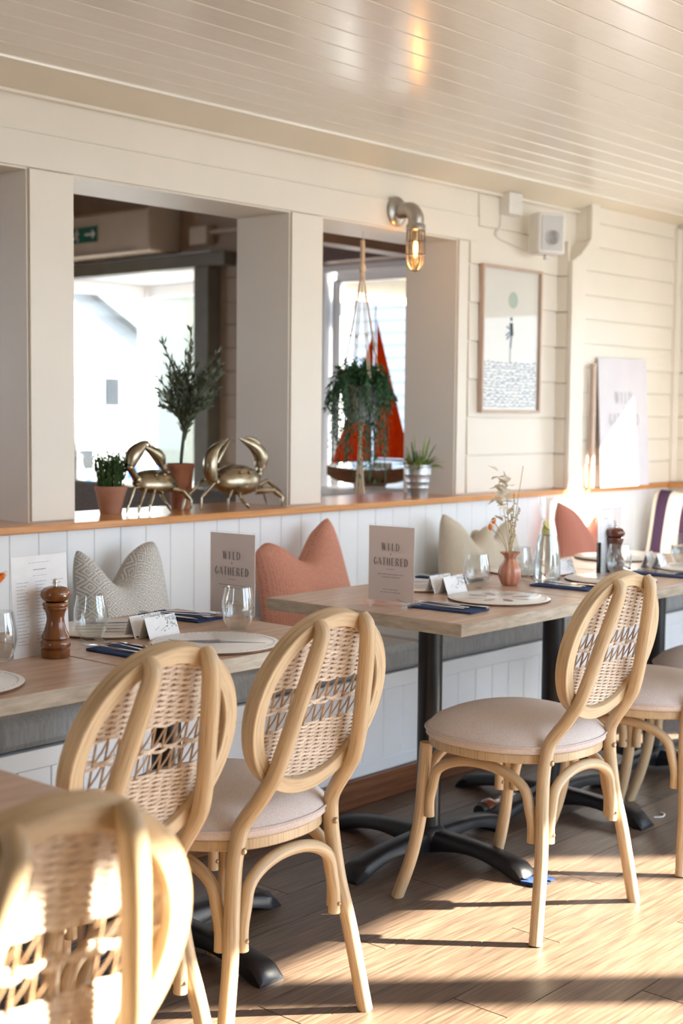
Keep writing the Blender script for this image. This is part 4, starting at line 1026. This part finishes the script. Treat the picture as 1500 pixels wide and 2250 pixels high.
# ------------------------------------------------------------------ ledge decorations
def pot(t, r0, r1, h, mat, lip=.012):
    m = MB(); m.captop = False
    m.lathe([(0, 0), (r0, 0), (r1 - .004, h - lip - .008), (r1, h - lip), (r1, h), (r1 - .005, h), (r1 - .007, h - .02), (0, h - .02)], n=36); part('pot', m, mat, t)
    m = MB(); m.lathe([(0, h - .016), (r1 - .007, h - .017)], n=20); part('soil', m, 'soil', t)
t = thing('potted_herb', 'short bushy green plant in a terracotta pot beside the small crab', 'plant', (2.893, 3.60, LZ + .0005))
pot(t, .036, .0545, .092, 'terracotta2'); m = MB(); R_ = random.Random(2)
for k in range(150):
    a = R_.uniform(0, 6.28); q = sqrt(R_.random()) * .042; l = R_.uniform(.07, .115) * (1 - q * 3); b0 = Vector((q * cos(a), q * sin(a), .08)); d_ = Vector((cos(a) * q * 5, sin(a) * q * 5, 1)).normalized(); tip = b0 + d_ * l * 1.1
    m.tube([b0, tip], [.0013, .0008], 4)
    for j in range(6): m.leaf(b0.lerp(tip, .3 + .14 * j), Vector((R_.uniform(-1, 1), R_.uniform(-1, 1), 1.1)), .022, .006)
part('foliage', m, 'leaf_dark', t, kind='stuff')

t = thing('potted_olive_tree', 'small olive tree in a tall terracotta pot between the crabs', 'plant', (3.212, 3.61, LZ + .0005))
pot(t, .034, .0485, .160, 'terracotta'); m = MB(); R_ = random.Random(4)
cr_ = Vector((.664, -.747, 0)); dp = Vector((.747, .664, 0))
st = spline([(0, 0, .14), (.004, -.002, .2), (.012, -.010, .30)], 5); m.tube(st, .006, 8); part('stem', m, 'stem', t)
ml = MB(); ms_ = MB()
base = st[-1]
br = [(-.082, .30), (-.055, .16), (-.03, .20), (.0, .24), (.02, .34), (.035, .21), (.07, .15), (.115, .245), (.095, .10), (-.08, .06), (-.06, .10), (.05, .10), (.0, .14), (.03, .27), (-.095, .12), (.075, .06), (.10, .17), (-.015, .17), (.05, .16), (-.04, .08), (.02, .08), (.065, .20), (-.07, .20), (.13, .21), (.115, .12), (.085, .08), (.12, .17), (-.10, .16), (-.09, .09), (.06, .06)]
for k, (u, h) in enumerate(br + [(a * .6, b * .75) for a, b in br]):
    dd = R_.uniform(-.06, .06); tip = base + cr_ * u + dp * dd + Vector((0, 0, h)); mid = base + cr_ * u * .35 + dp * dd * .4 + Vector((0, 0, h * .5))
    P = spline([base - Vector((0, 0, R_.uniform(0, .06))), mid, tip], 5); ms_.tube(P, [.0022] * (len(P) - 1) + [.001], 4)
    for q in range(2, len(P)):
        for j in range(5):
            f_ = R_.random(); p = P[q - 1].lerp(P[q], f_); dr_ = (P[q] - P[q - 1]).normalized() * .7 + Vector((R_.uniform(-1, 1), R_.uniform(-1, 1), R_.uniform(-.5, .9))) * .6
            ml.leaf(p, dr_, R_.uniform(.024, .040), R_.uniform(.006, .0085), Vector((R_.uniform(-1, 1), R_.uniform(-1, 1), .5)))
part('branches', ms_, 'stem', t, kind='stuff'); part('foliage', ml, 'leaf_olive', t, kind='stuff')

t = thing('potted_succulent', 'spiky yellow-green plant in a ribbed galvanised bucket', 'plant', (4.445, 3.525, LZ + .0005))
m = MB(); m.captop = False
m.lathe([(0, 0), (.042, 0), (.046, .03), (.0485, .035), (.0475, .04), (.050, .055), (.0525, .06), (.0515, .065), (.054, .085), (.0565, .09), (.0555, .095), (.058, .122), (.0605, .125), (.0605, .13), (.056, .128), (.054, .11), (0, .11)], n=40); part('bucket', m, 'galv', t, angle=25)
m = MB(); m.lathe([(0, .112), (.054, .112)], n=20); part('soil', m, 'soil', t); m = MB(); m2 = MB(); R_ = random.Random(9)
for k in range(90):
    a = R_.uniform(0, 6.28); el = R_.uniform(.25, 1.45); l = R_.uniform(.06, .115) * (1 + .35 * (el > 1.1)); d_ = Vector((cos(a) * cos(el), sin(a) * cos(el), sin(el))); b0 = Vector((cos(a) * .02, sin(a) * .02, .11))
    P = spline([b0, b0 + d_ * l * .6, b0 + d_ * l - Vector((0, 0, .02 * cos(el)))], 4); (m if k % 3 else m2).tube(P, [.0045, .0055, .0055, .005, .0045, .004, .003, .002, .0008][:len(P)], prof=[(-1, -.25), (0, -.4), (1, -.25), (0, .25)])
part('leaves', m, 'leaf_yel', t, kind='stuff'); part('inner_leaves', m2, 'leaf_dark', t, kind='stuff')

# hanging macrame planter
HX, HY = 4.165, 3.60
t = thing('macrame_plant_hanger', 'cream macrame hanger hooked in the opening near the wall lamp', 'plant hanger', (HX, HY, 2.012))
m = MB(); m.tube([(0, 0, .010), (0, 0, -.012), (.006, 0, -.02), (0, 0, -.028)], .002, 6); part('hook', m, 'chrome', t)
m = MB()
def Z(z_): return z_ - 2.012
for k in range(3): # gathered twisted top
    P = [(.006 * cos(q * .9 + k * 2.09), .006 * sin(q * .9 + k * 2.09), Z(1.985) - q * .006) for q in range(26)]; m.tube(P, .0045, 6)
m.sphere((0, 0, Z(1.875)), (.014, .014, .02), 12, 8)
part('twisted_top', m, 'rope', t)
rim = 1.445; Rr = .078
for k in range(4):
    a = pi / 4 + k * pi / 2 + .35; m = MB(); e = Vector((cos(a) * Rr, sin(a) * Rr, Z(rim)))
    for s in (-1, 1):
        o_ = Vector((-sin(a), cos(a), 0)) * .004 * s
        m.tube([Vector((0, 0, Z(1.87))) + o_, e * .8 + Vector((0, 0, .2 * Z(1.87))) + o_ * 1.2, e + o_], .0024, 6)
    m.sphere(e * .62 + Vector((0, 0, .38 * Z(1.87))), .007, 8, 6); m.sphere(e, .008, 8, 6)
    for s in (-1, 1):
        b_ = a + s * pi / 4; m.tube(spline([e, (cos(b_) * .076, sin(b_) * .076, Z(1.375)), (cos(b_) * .05, sin(b_) * .05, Z(1.275)), (0, 0, Z(1.245))], 4), .0028, 6)
    part('cord', m, 'rope', t)
m = MB(); m.sphere((0, 0, Z(1.235)), (.012, .012, .016), 10, 8)
for k in range(18):
    a = k * 2.4; q = .012 * sqrt(k / 18); m.tube(spline([(q * .4 * cos(a), q * .4 * sin(a), Z(1.235)), (q * cos(a), q * sin(a), Z(1.10)), (q * 2.0 * cos(a), q * 2.0 * sin(a), Z(.972))], 3), .0028, 5)
part('tassel', m, 'rope', t, kind='stuff')
t = thing('hanging_plant', 'trailing green plant in a grey pot held by the macrame hanger', 'plant', (HX, HY, 1.262))
m = MB(); m.captop = False; m.lathe([(0, 0), (.048, 0), (.062, .03), (.069, .08), (.070, .15), (.066, .15), (.064, .12), (0, .12)], n=36); part('pot', m, 'concrete', t)
m = MB(); ms_ = MB(); R_ = random.Random(21)
for k in range(210):
    a = R_.uniform(0, 6.28); rad = R_.uniform(.04, .150); drop = R_.choice([R_.uniform(-.09, .0), R_.uniform(-.02, .12), R_.uniform(.05, .22), R_.uniform(.18, .40)])
    if drop > .2: rad = min(rad, .12)
    if drop < 0: rad *= .75
    b0 = Vector((cos(a) * .03, sin(a) * .03, .14)); out = Vector((cos(a) * rad * .8, sin(a) * rad * .8, .16 + max(0, -drop) * .6 + R_.uniform(-.03, .04))); tip = Vector((cos(a) * rad, sin(a) * rad, .14 - drop))
    tip.y = max(-.13, min(.14, tip.y))
    P = spline([b0, out, tip], 7); ms_.tube(P, .0011, 4)
    for q in range(3, len(P)):
        for j in range(4):
            p = P[q - 1].lerp(P[q], R_.random()); m.leaf(p, (P[q] - P[q - 1]).normalized() * .6 + Vector((R_.uniform(-1, 1), R_.uniform(-1, 1), R_.uniform(-.8, .4))) * .8, R_.uniform(.016, .030), R_.uniform(.0045, .0065), Vector((R_.uniform(-1, 1), R_.uniform(-1, 1), .5)))
part('stems', ms_, 'leaf_fern', t, kind='stuff'); part('foliage', m, 'leaf_fern', t, kind='stuff')

# crabs
def crab(label, X, Yc, legs, body, claws, arms, tilt):
    t = thing('crab_ornament', label, 'ornament', (X, Yc, LZ + .001), 0, 'brass crab ornaments')
    (bx, bz), (rw, rd, rh) = body
    R3 = Euler((tilt, 0, body[2] if len(body) > 2 else 0)).to_matrix()
    m = MB(); n = 24; vs = []
    for i in range(13):
        th_ = pi * i / 12
        for k in range(n):
            a = 2 * pi * k / n; e = 1 + .10 * (abs(cos(a)) ** 3) - .08 * (abs(sin(a)) ** 4)
            v = Vector((rw * e * sin(th_) * cos(a), rd * e * sin(th_) * sin(a), (-rh * cos(th_)) * (1.0 if th_ > pi / 2 else .75)))
            vs.append(R3 @ v + Vector((bx, 0, bz)))
    m.add(vs, [(i * n + k, i * n + (k + 1) % n, (i + 1) * n + (k + 1) % n, (i + 1) * n + k) for i in range(12) for k in range(n)])
    part('shell', m, 'bronze', t, angle=80)
    m = MB()
    for s in (-1, 1): m.sphere(Vector((bx + s * rw * .22, 0, bz)) + R3 @ Vector((0, -rd * .2, rh * 1.0)), .006, 8, 6)
    part('eyes', m, 'bronze', t)
    for (pts, yo, fat) in legs:
        P = [Vector((x_, yo * min(1, i / 1.5) + (0 if i else yo * .4), max(.002, z_))) for i, (x_, z_) in enumerate(pts)]
        m = MB(); n_ = len(P)
        for i in range(n_ - 1):
            r0, r1 = [(.0072, .0056), (.0058, .0044), (.0046, .0016)][min(i, 2)]
            m.tube([P[i], P[i].lerp(P[i+1], .5), P[i+1]], [r0 * fat, (r0 * 1.08) * fat, r1 * fat], 8); m.sphere(P[i+1], r1 * fat * 1.12, 8, 6) if i < n_ - 2 else None
        part('leg', m, 'bronze', t)
    for pts, yo in arms:
        P = [Vector((x_, yo * i / 2, z_)) for i, (x_, z_) in enumerate(pts)]; m = MB(); S_ = spline(P, 3); m.tube(S_, [.009 + .006 * i / len(S_) for i in range(len(S_))], 10)
        for p in P[1:]: m.sphere(p, .0155, 10, 7)
        part('arm', m, 'bronze', t)
    for pts, yo, prof_, nm in claws:
        P = [Vector((x_, yo, z_)) for x_, z_ in pts]; S_ = spline(P, 5); L = len(S_) - 1
        m = MB(); m.tube(S_, [max(.0008, prof_ * 1.08 * sin(pi * min(1, (i / L) * .73 + .25))) for i in range(L + 1)], 12); part(nm, m, 'bronze', t)
    return t
crab('brass crab ornament, smaller-looking left one beside the herb pot', 3.06, 3.57,
     [([(-.05, .088), (-.107, .084), (-.140, .030), (-.150, .002)], -.03, 1), ([(-.04, .078), (-.071, .079), (-.109, .028), (-.116, .002)], -.05, 1), ([(-.02, .074), (-.037, .075), (-.071, .028), (-.078, .002)], -.06, 1), ([(.013, .072), (-.003, .056), (-.001, .032), (.019, .002)], -.06, 1.1),
      ([(.05, .076), (.100, .066), (.121, .036), (.119, .006)], -.05, 1.3), ([(.05, .08), (.118, .080), (.150, .044), (.176, .002)], .03, 1)],
     ((-.003, .100), (.086, .056, .040)), [([(-.128, .160), (-.112, .195), (-.080, .222), (-.045, .242)], -.02, .0235, 'claw'), ([(.054, .158), (.042, .185), (.012, .206), (-.036, .228)], .03, .021, 'claw'), ([(.034, .190), (.016, .214), (-.010, .240)], .03, .010, 'pincer')],
     [([(-.04, .092), (-.085, .112), (-.128, .155)], -.02), ([(.045, .105), (.064, .13), (.056, .160)], .03)], .6)
crab('brass crab ornament, right one with a wide glossy shell', 3.418, 3.497,
     [([(-.10, .095), (-.179, .104), (-.250, .040), (-.262, .002)], .04, 1), ([(-.10, .078), (-.150, .104), (-.229, .046), (-.231, .002)], -.02, 1.1), ([(-.07, .074), (-.094, .076), (-.130, .040), (-.132, .002)], -.05, 1), ([(-.06, .066), (-.060, .040), (-.053, .018), (-.037, .002)], -.06, 1.3),
      ([(.03, .058), (.108, .062), (.140, .034), (.136, .002)], -.05, 1.5), ([(.03, .066), (.106, .094), (.172, .050), (.184, .002)], -.01, 1.2), ([(.03, .07), (.09, .10), (.14, .06), (.16, .002)], .05, 1)],
     ((-.045, .098), (.098, .064, .056)), [([(-.178, .105), (-.190, .155), (-.172, .205), (-.104, .250)], -.02, .0245, 'claw'), ([(-.166, .165), (-.140, .205), (-.103, .246)], -.03, .009, 'pincer'), ([(.072, .140), (.078, .178), (.048, .215), (-.034, .250)], .0, .026, 'claw'), ([(.078, .195), (.050, .238), (-.002, .252)], .0, .011, 'pincer')],
     [([(-.10, .09), (-.150, .098), (-.176, .118)], -.02), ([(.04, .10), (.068, .12), (.076, .150)], .0)], .75)

# model boat on a white sideboard behind the wall
sbd = thing('sideboard', 'white sideboard beyond the second wall opening', 'sideboard', (5.15, 4.42, 0))
part('top', MB().box((0, 0, .915), (1.2, .42, .025)), 'upvc', sbd, bevel=.003); part('body', MB().box((0, .01, .46), (1.14, .38, .88)), 'upvc', sbd)
for k in (-1, 1): part('door', MB().box((k * .285, -.19, .46), (.54, .018, .80)), 'upvc', sbd, bevel=.003)
bt = thing('model_sailboat', 'model sailing boat with tall orange-red sails behind the hanging plant', 'model boat', (5.20, 4.43, .930), atan2(-.747, .664))
m = MB(); n = 14; vs = []; fs = []
for i in range(n + 1):
    s = -1 + 2 * i / n; b_ = .048 * sqrt(max(0, 1 - abs(s) ** 2.6)) + .001; z0 = .02 + .012 * abs(s) ** 3; kz = .012 + .045 * abs(s) ** 4; top = .085 + .02 * s * s
    for (y_, z_) in ((-b_, top), (-b_ * .9, (top + kz) / 2), (0, kz), (b_ * .9, (top + kz) / 2), (b_, top)): vs.append((s * .215, y_, z_))
for i in range(n): fs += [(i * 5 + j, i * 5 + j + 1, (i + 1) * 5 + j + 1, (i + 1) * 5 + j) for j in range(4)] + [(i * 5 + 4, i * 5, (i + 1) * 5, (i + 1) * 5 + 4)]
m.add(vs, fs); part('hull', m, 'hull', bt); part('stand', MB().box((0, 0, .010), (.16, .07, .018)), 'hull', bt)
part('deckhouse', MB().box((.06, 0, .105), (.10, .045, .03)), 'upvc', bt, bevel=.003)
part('deck_locker', MB().box((-.05, 0, .108), (.035, .04, .03)), 'blue_tarp', bt, bevel=.003, label='small blue deck box')
m = MB(); m.tube([(.02, 0, .08), (.02, 0, .90)], [.005, .003], 8); part('mast', m, 'chrome', bt)
m = MB(); m.tube([(.02, 0, .135), (.20, 0, .13)], .004, 8); m.tube([(-.20, 0, .10), (.015, 0, .86)], .001, 5); part('rigging', m, 'chrome', bt)
def sail(pts, lab):
    m = MB(); n = 8; vs = []; A, B, C_ = [Vector((p[0], 0, p[1])) for p in pts]
    idx = {}
    for i in range(n + 1):
        for j in range(n + 1 - i):
            p = A + (B - A) * i / n + (C_ - A) * j / n; bel = .03 * sin(pi * i / n) * sin(pi * j / n) + .012 * sin(pi * (i + j) / n); idx[i, j] = len(vs); vs.append((p.x, bel, p.z))
    off = len(vs); vs += [(a, b + .0015, c) for a, b, c in vs]; fs = []
    for i in range(n):
        for j in range(n - i):
            f = [idx[i, j], idx[i + 1, j], idx[i, j + 1]]; fs.append(tuple(f)); fs.append(tuple(q + off for q in f[::-1]))
            if i + j < n - 1: f = [idx[i + 1, j], idx[i + 1, j + 1], idx[i, j + 1]]; fs.append(tuple(f)); fs.append(tuple(q + off for q in f[::-1]))
    m.add(vs, fs); part('sail', m, 'orange_sail', bt, label=lab)
sail([(.026, .145), (.20, .14), (.028, .83)], 'orange mainsail'); sail([(-.19, .115), (.005, .125), (.012, .78)], 'orange-red foresail')

# ------------------------------------------------------------------ wall lamp
t = thing('bulkhead_wall_lamp', 'galvanised caged wall lamp with a glowing amber bulb', 'wall lamp', (4.20, WY - .012, 2.09))
m = MB(); m.lathe([(0, 0), (.056, 0), (.058, .006), (.052, .014), (.030, .020), (.028, .03)], n=32); m.v = [(x_, -z_, y_) for x_, y_, z_ in m.v]; part('backplate', m, 'nickel', t)
m = MB(); m.tube(spline([(0, -.02, 0), (0, -.045, 0), (0, -.078, -.004), (0, -.098, -.028), (0, -.100, -.060)], 6), .031, 20); m.lathe([(.032, -.085), (.038, -.080), (.038, -.062), (.033, -.056)], (0, -.1, 0), 28); part('elbow', m, 'nickel', t)
m = MB(); m.captop = False; m.lathe([(.029, -.080), (.030, -.15), (.029, -.185), (.022, -.212), (.010, -.226), (.001, -.229)], (0, -.1, 0), 28); part('glass_jar', m, 'lampglass', t)
m = MB(); m.lathe([(.002, -.185), (.006, -.182), (.0085, -.165), (.0085, -.140), (.006, -.125), (.002, -.122)], (0, -.1, 0), 16); part('filament', m, 'bulb', t)
m = MB(); m.lathe([(.012, -.118), (.012, -.085)], (0, -.1, 0), 16); part('lampholder', m, 'nickel', t)
m = MB()
for k in range(6):
    a = k * pi / 3; c, s = cos(a), sin(a); m.tube(spline([(c * .034, -.1 + s * .034, -.082), (c * .036, -.1 + s * .036, -.15), (c * .034, -.1 + s * .034, -.195), (c * .02, -.1 + s * .02, -.228), (0, -.1, -.238)], 4), .0027, 6)
for z_ in (-.125, -.175): m.tube([(.036 * cos(2 * pi * q / 24), -.1 + .036 * sin(2 * pi * q / 24), z_) for q in range(24)], .0027, 6, closed=True)
M['cage'] = noise_mat('dark_wire', (.16, .15, .14), (.24, .23, .21), .4, 30, metal=.8, bump=0)
part('cage', m, 'cage', t)
pd = bpy.data.lights.new('lamp_bulb', 'POINT'); pd.energy = .45; pd.color = (1, .55, .22); pd.shadow_soft_size = .012
po = bpy.data.objects.new('lamp_bulb', pd); COL.objects.link(po); po.location = (0, -.1, -.2); po.parent = t

# picture, poster, speaker, wall box
t = thing('framed_print', 'tall framed sea print in a pale pink wood frame on the boarded wall', 'picture', (4.990, WY - .016, 1.622))
W2, H2 = .226, .316; m = MB()
for s in (-1, 1): m.box((s * (W2 - .006), -.006, 0), (.012, .022, 2 * H2)); m.box((0, -.006, s * (H2 - .006)), (2 * W2 - .024, .022, .012))
part('frame', m, 'frame_wood', t, bevel=.001); part('paper', MB().box((0, .0, 0), (2 * W2 - .02, .003, 2 * H2 - .02)), 'print_paper', t)
m = MB(); m.prism([(.018 + .036 * cos(q * pi / 14), .175 + .036 * sin(q * pi / 14)) for q in range(28)], -.0022, -.0016, 'xz'); part('printed_sun', m, 'sage', t)
m = MB()
for a0, a1, r_ in (((.000, .075), (.006, .02), .009), ((.006, .045), (-.03, .058), .003), ((.004, .04), (-.035, .02), .003), ((.006, .03), (-.028, .005), .0035), ((.006, .02), (.0, -.035), .004), ((.0, -.03), (-.002, -.10), .0016), ((.003, .085), (.003, .10), .006)):
    m.tube([(a0[0], -.003, a0[1]), (a1[0], -.003, a1[1])], r_, 6)
part('printed_figure', m, 'black_ink', t, label='small black printed figure')
m = MB(); R_ = random.Random(8)
for k in range(15):
    zz = -.10 - k * .0135; x_ = -W2 + .018
    while x_ < W2 - .03:
        l = R_.uniform(.02, .05); e = min(x_ + l, W2 - .018); h_ = R_.uniform(.006, .011); j = R_.uniform(-.003, .003)
        m.prism([(x_, zz + j), ((x_ + e) / 2, zz + j + h_ * .8), (e, zz + j), (e, zz + j - h_ * .3), ((x_ + e) / 2, zz + j + h_ * .2), (x_, zz + j - h_ * .4)], -.0024, -.0016, 'xz'); x_ += l + R_.uniform(.0, .012)
part('printed_waves', m, 'sea_ink', t, kind='stuff', label='blue-grey wave strokes')
M['picture_glass'] = thin_glass('picture_glass', (.99, .99, .99), ior=1.22)
part('glazing', MB().box((0, -.008, 0), (2 * W2 - .024, .002, 2 * H2 - .024)), 'picture_glass', t)

t = thing('welcome_poster', 'pale lilac WILD GATHERED poster leaning on the ledge in the far corner', 'poster', (5.83, 3.345, LZ + .001))
lean = .055; m = MB(); m.prism([(0, 0), (.006, 0), (.006 + lean * .61, .61), (lean * .61, .61)], -.225, .225, 'yz')
M['lilac'] = noise_mat('pale_lilac_board', (.66, .63, .67), (.70, .67, .71), .55, 8, bump=.01)
part('board', m, 'lilac', t)
fc = lambda u, z_: (u, lean * z_ - .0008, z_)
part('lettering', merge([deco_text('WILD', .055, .042, 0, .425, fc), deco_text('+', .03, .03, 0, .375, fc), deco_text('GATHERED', .055, .036, 0, .32, fc)]), 'ink_pale', t, smooth=False)
part('small_print', merge([dashes(fc, -.08, .08, .225, .004, 3), dashes(fc, -.06, .06, .205, .004, 4), dashes(fc, -.07, .07, .08, .004, 5)]), 'ink_pale', t, kind='stuff', smooth=False)
solo('wooden_post', MB().box((0, 0, .29), (.028, .02, .58)), 'frame_wood', 'slim pale wooden upright left of the leaning poster', 'post', (5.555, 3.372, LZ + .0012), bevel=.003)

t = thing('wall_speaker', 'small white loudspeaker mounted high by the corner', 'speaker', (5.10, 3.345, 2.085), -.45)
part('cabinet', MB().box((0, 0, 0), (.135, .085, .178)), 'white_pl', t, bevel=.010)
part('grille', MB().box((0, -.044, 0), (.108, .006, .150)), 'grille', t, bevel=.004)
m = MB(); m.lathe([(0, 0), (.03, 0), (.034, .003), (.036, 0)], n=24); m.v = [(x_, -.048 - z_, y_ - .02) for x_, y_, z_ in m.v]; part('woofer', m, 'grille', t)
m = MB(); m.tube([(0, .05, 0), (.03, .115, 0)], .012, 8); m.box((0, 0, -.10), (.02, .02, .02)); part('bracket', m, 'white_pl', t)
t = thing('wall_box', 'small cream alarm box high on the wall left of the speaker', 'box', (4.955, WY - .03, 2.165))
part('housing', MB().box((0, 0, .04), (.10, .06, .095)), 'white_pl', t, bevel=.004)
m = MB(); m.tube(spline([(-.045, .01, 0), (-.05, .015, -.06), (-.08, .015, -.10), (.03, .015, -.125), (.2, .015, -.15)], 5), .0035, 6); part('cable', m, 'white_pl', t)

# small things on the floor
m = MB(); R_ = random.Random(6)
for k in range(14):
    a = R_.uniform(0, 6.28); d_ = Vector((cos(a), sin(a), R_.uniform(0, .6))); p = Vector((R_.uniform(-.045, .045), R_.uniform(-.03, .03), R_.uniform(.003, .012)))
    s_ = R_.uniform(.012, .028); q = Vector((-d_.y, d_.x, 0)); m.add([p + d_ * s_, p + q * s_, p - d_ * s_, p - q * s_ + Vector((0, 0, .006))], [(0, 1, 2), (0, 2, 3)])
m.box((0, 0, .006), (.085, .05, .010)); solo('crumpled_napkin', m, 'navy', 'crumpled navy napkin wedged under the middle table foot', 'napkin', (3.155, 2.065, .0005), .2)
m = MB(); m.tube(spline([(0, 0, .003), (.03, -.02, .004), (.06, -.02, .003)], 4), .0012, 5); solo('straw', m, 'dry_stem', 'thin pale straw lying on the floor near the second chair', 'straw', (2.56, 2.33, 0), -.3)
m = MB(); m.tube(spline([(0, 0, .003), (.02, -.02, .004), (.05, -.01, .005), (.06, .01, .003)], 4), .0025, 5); solo('paper_scrap', m, 'paper', 'curled white scrap on the floor behind the middle chair', 'scrap', (3.93, 2.12, 0), 0)
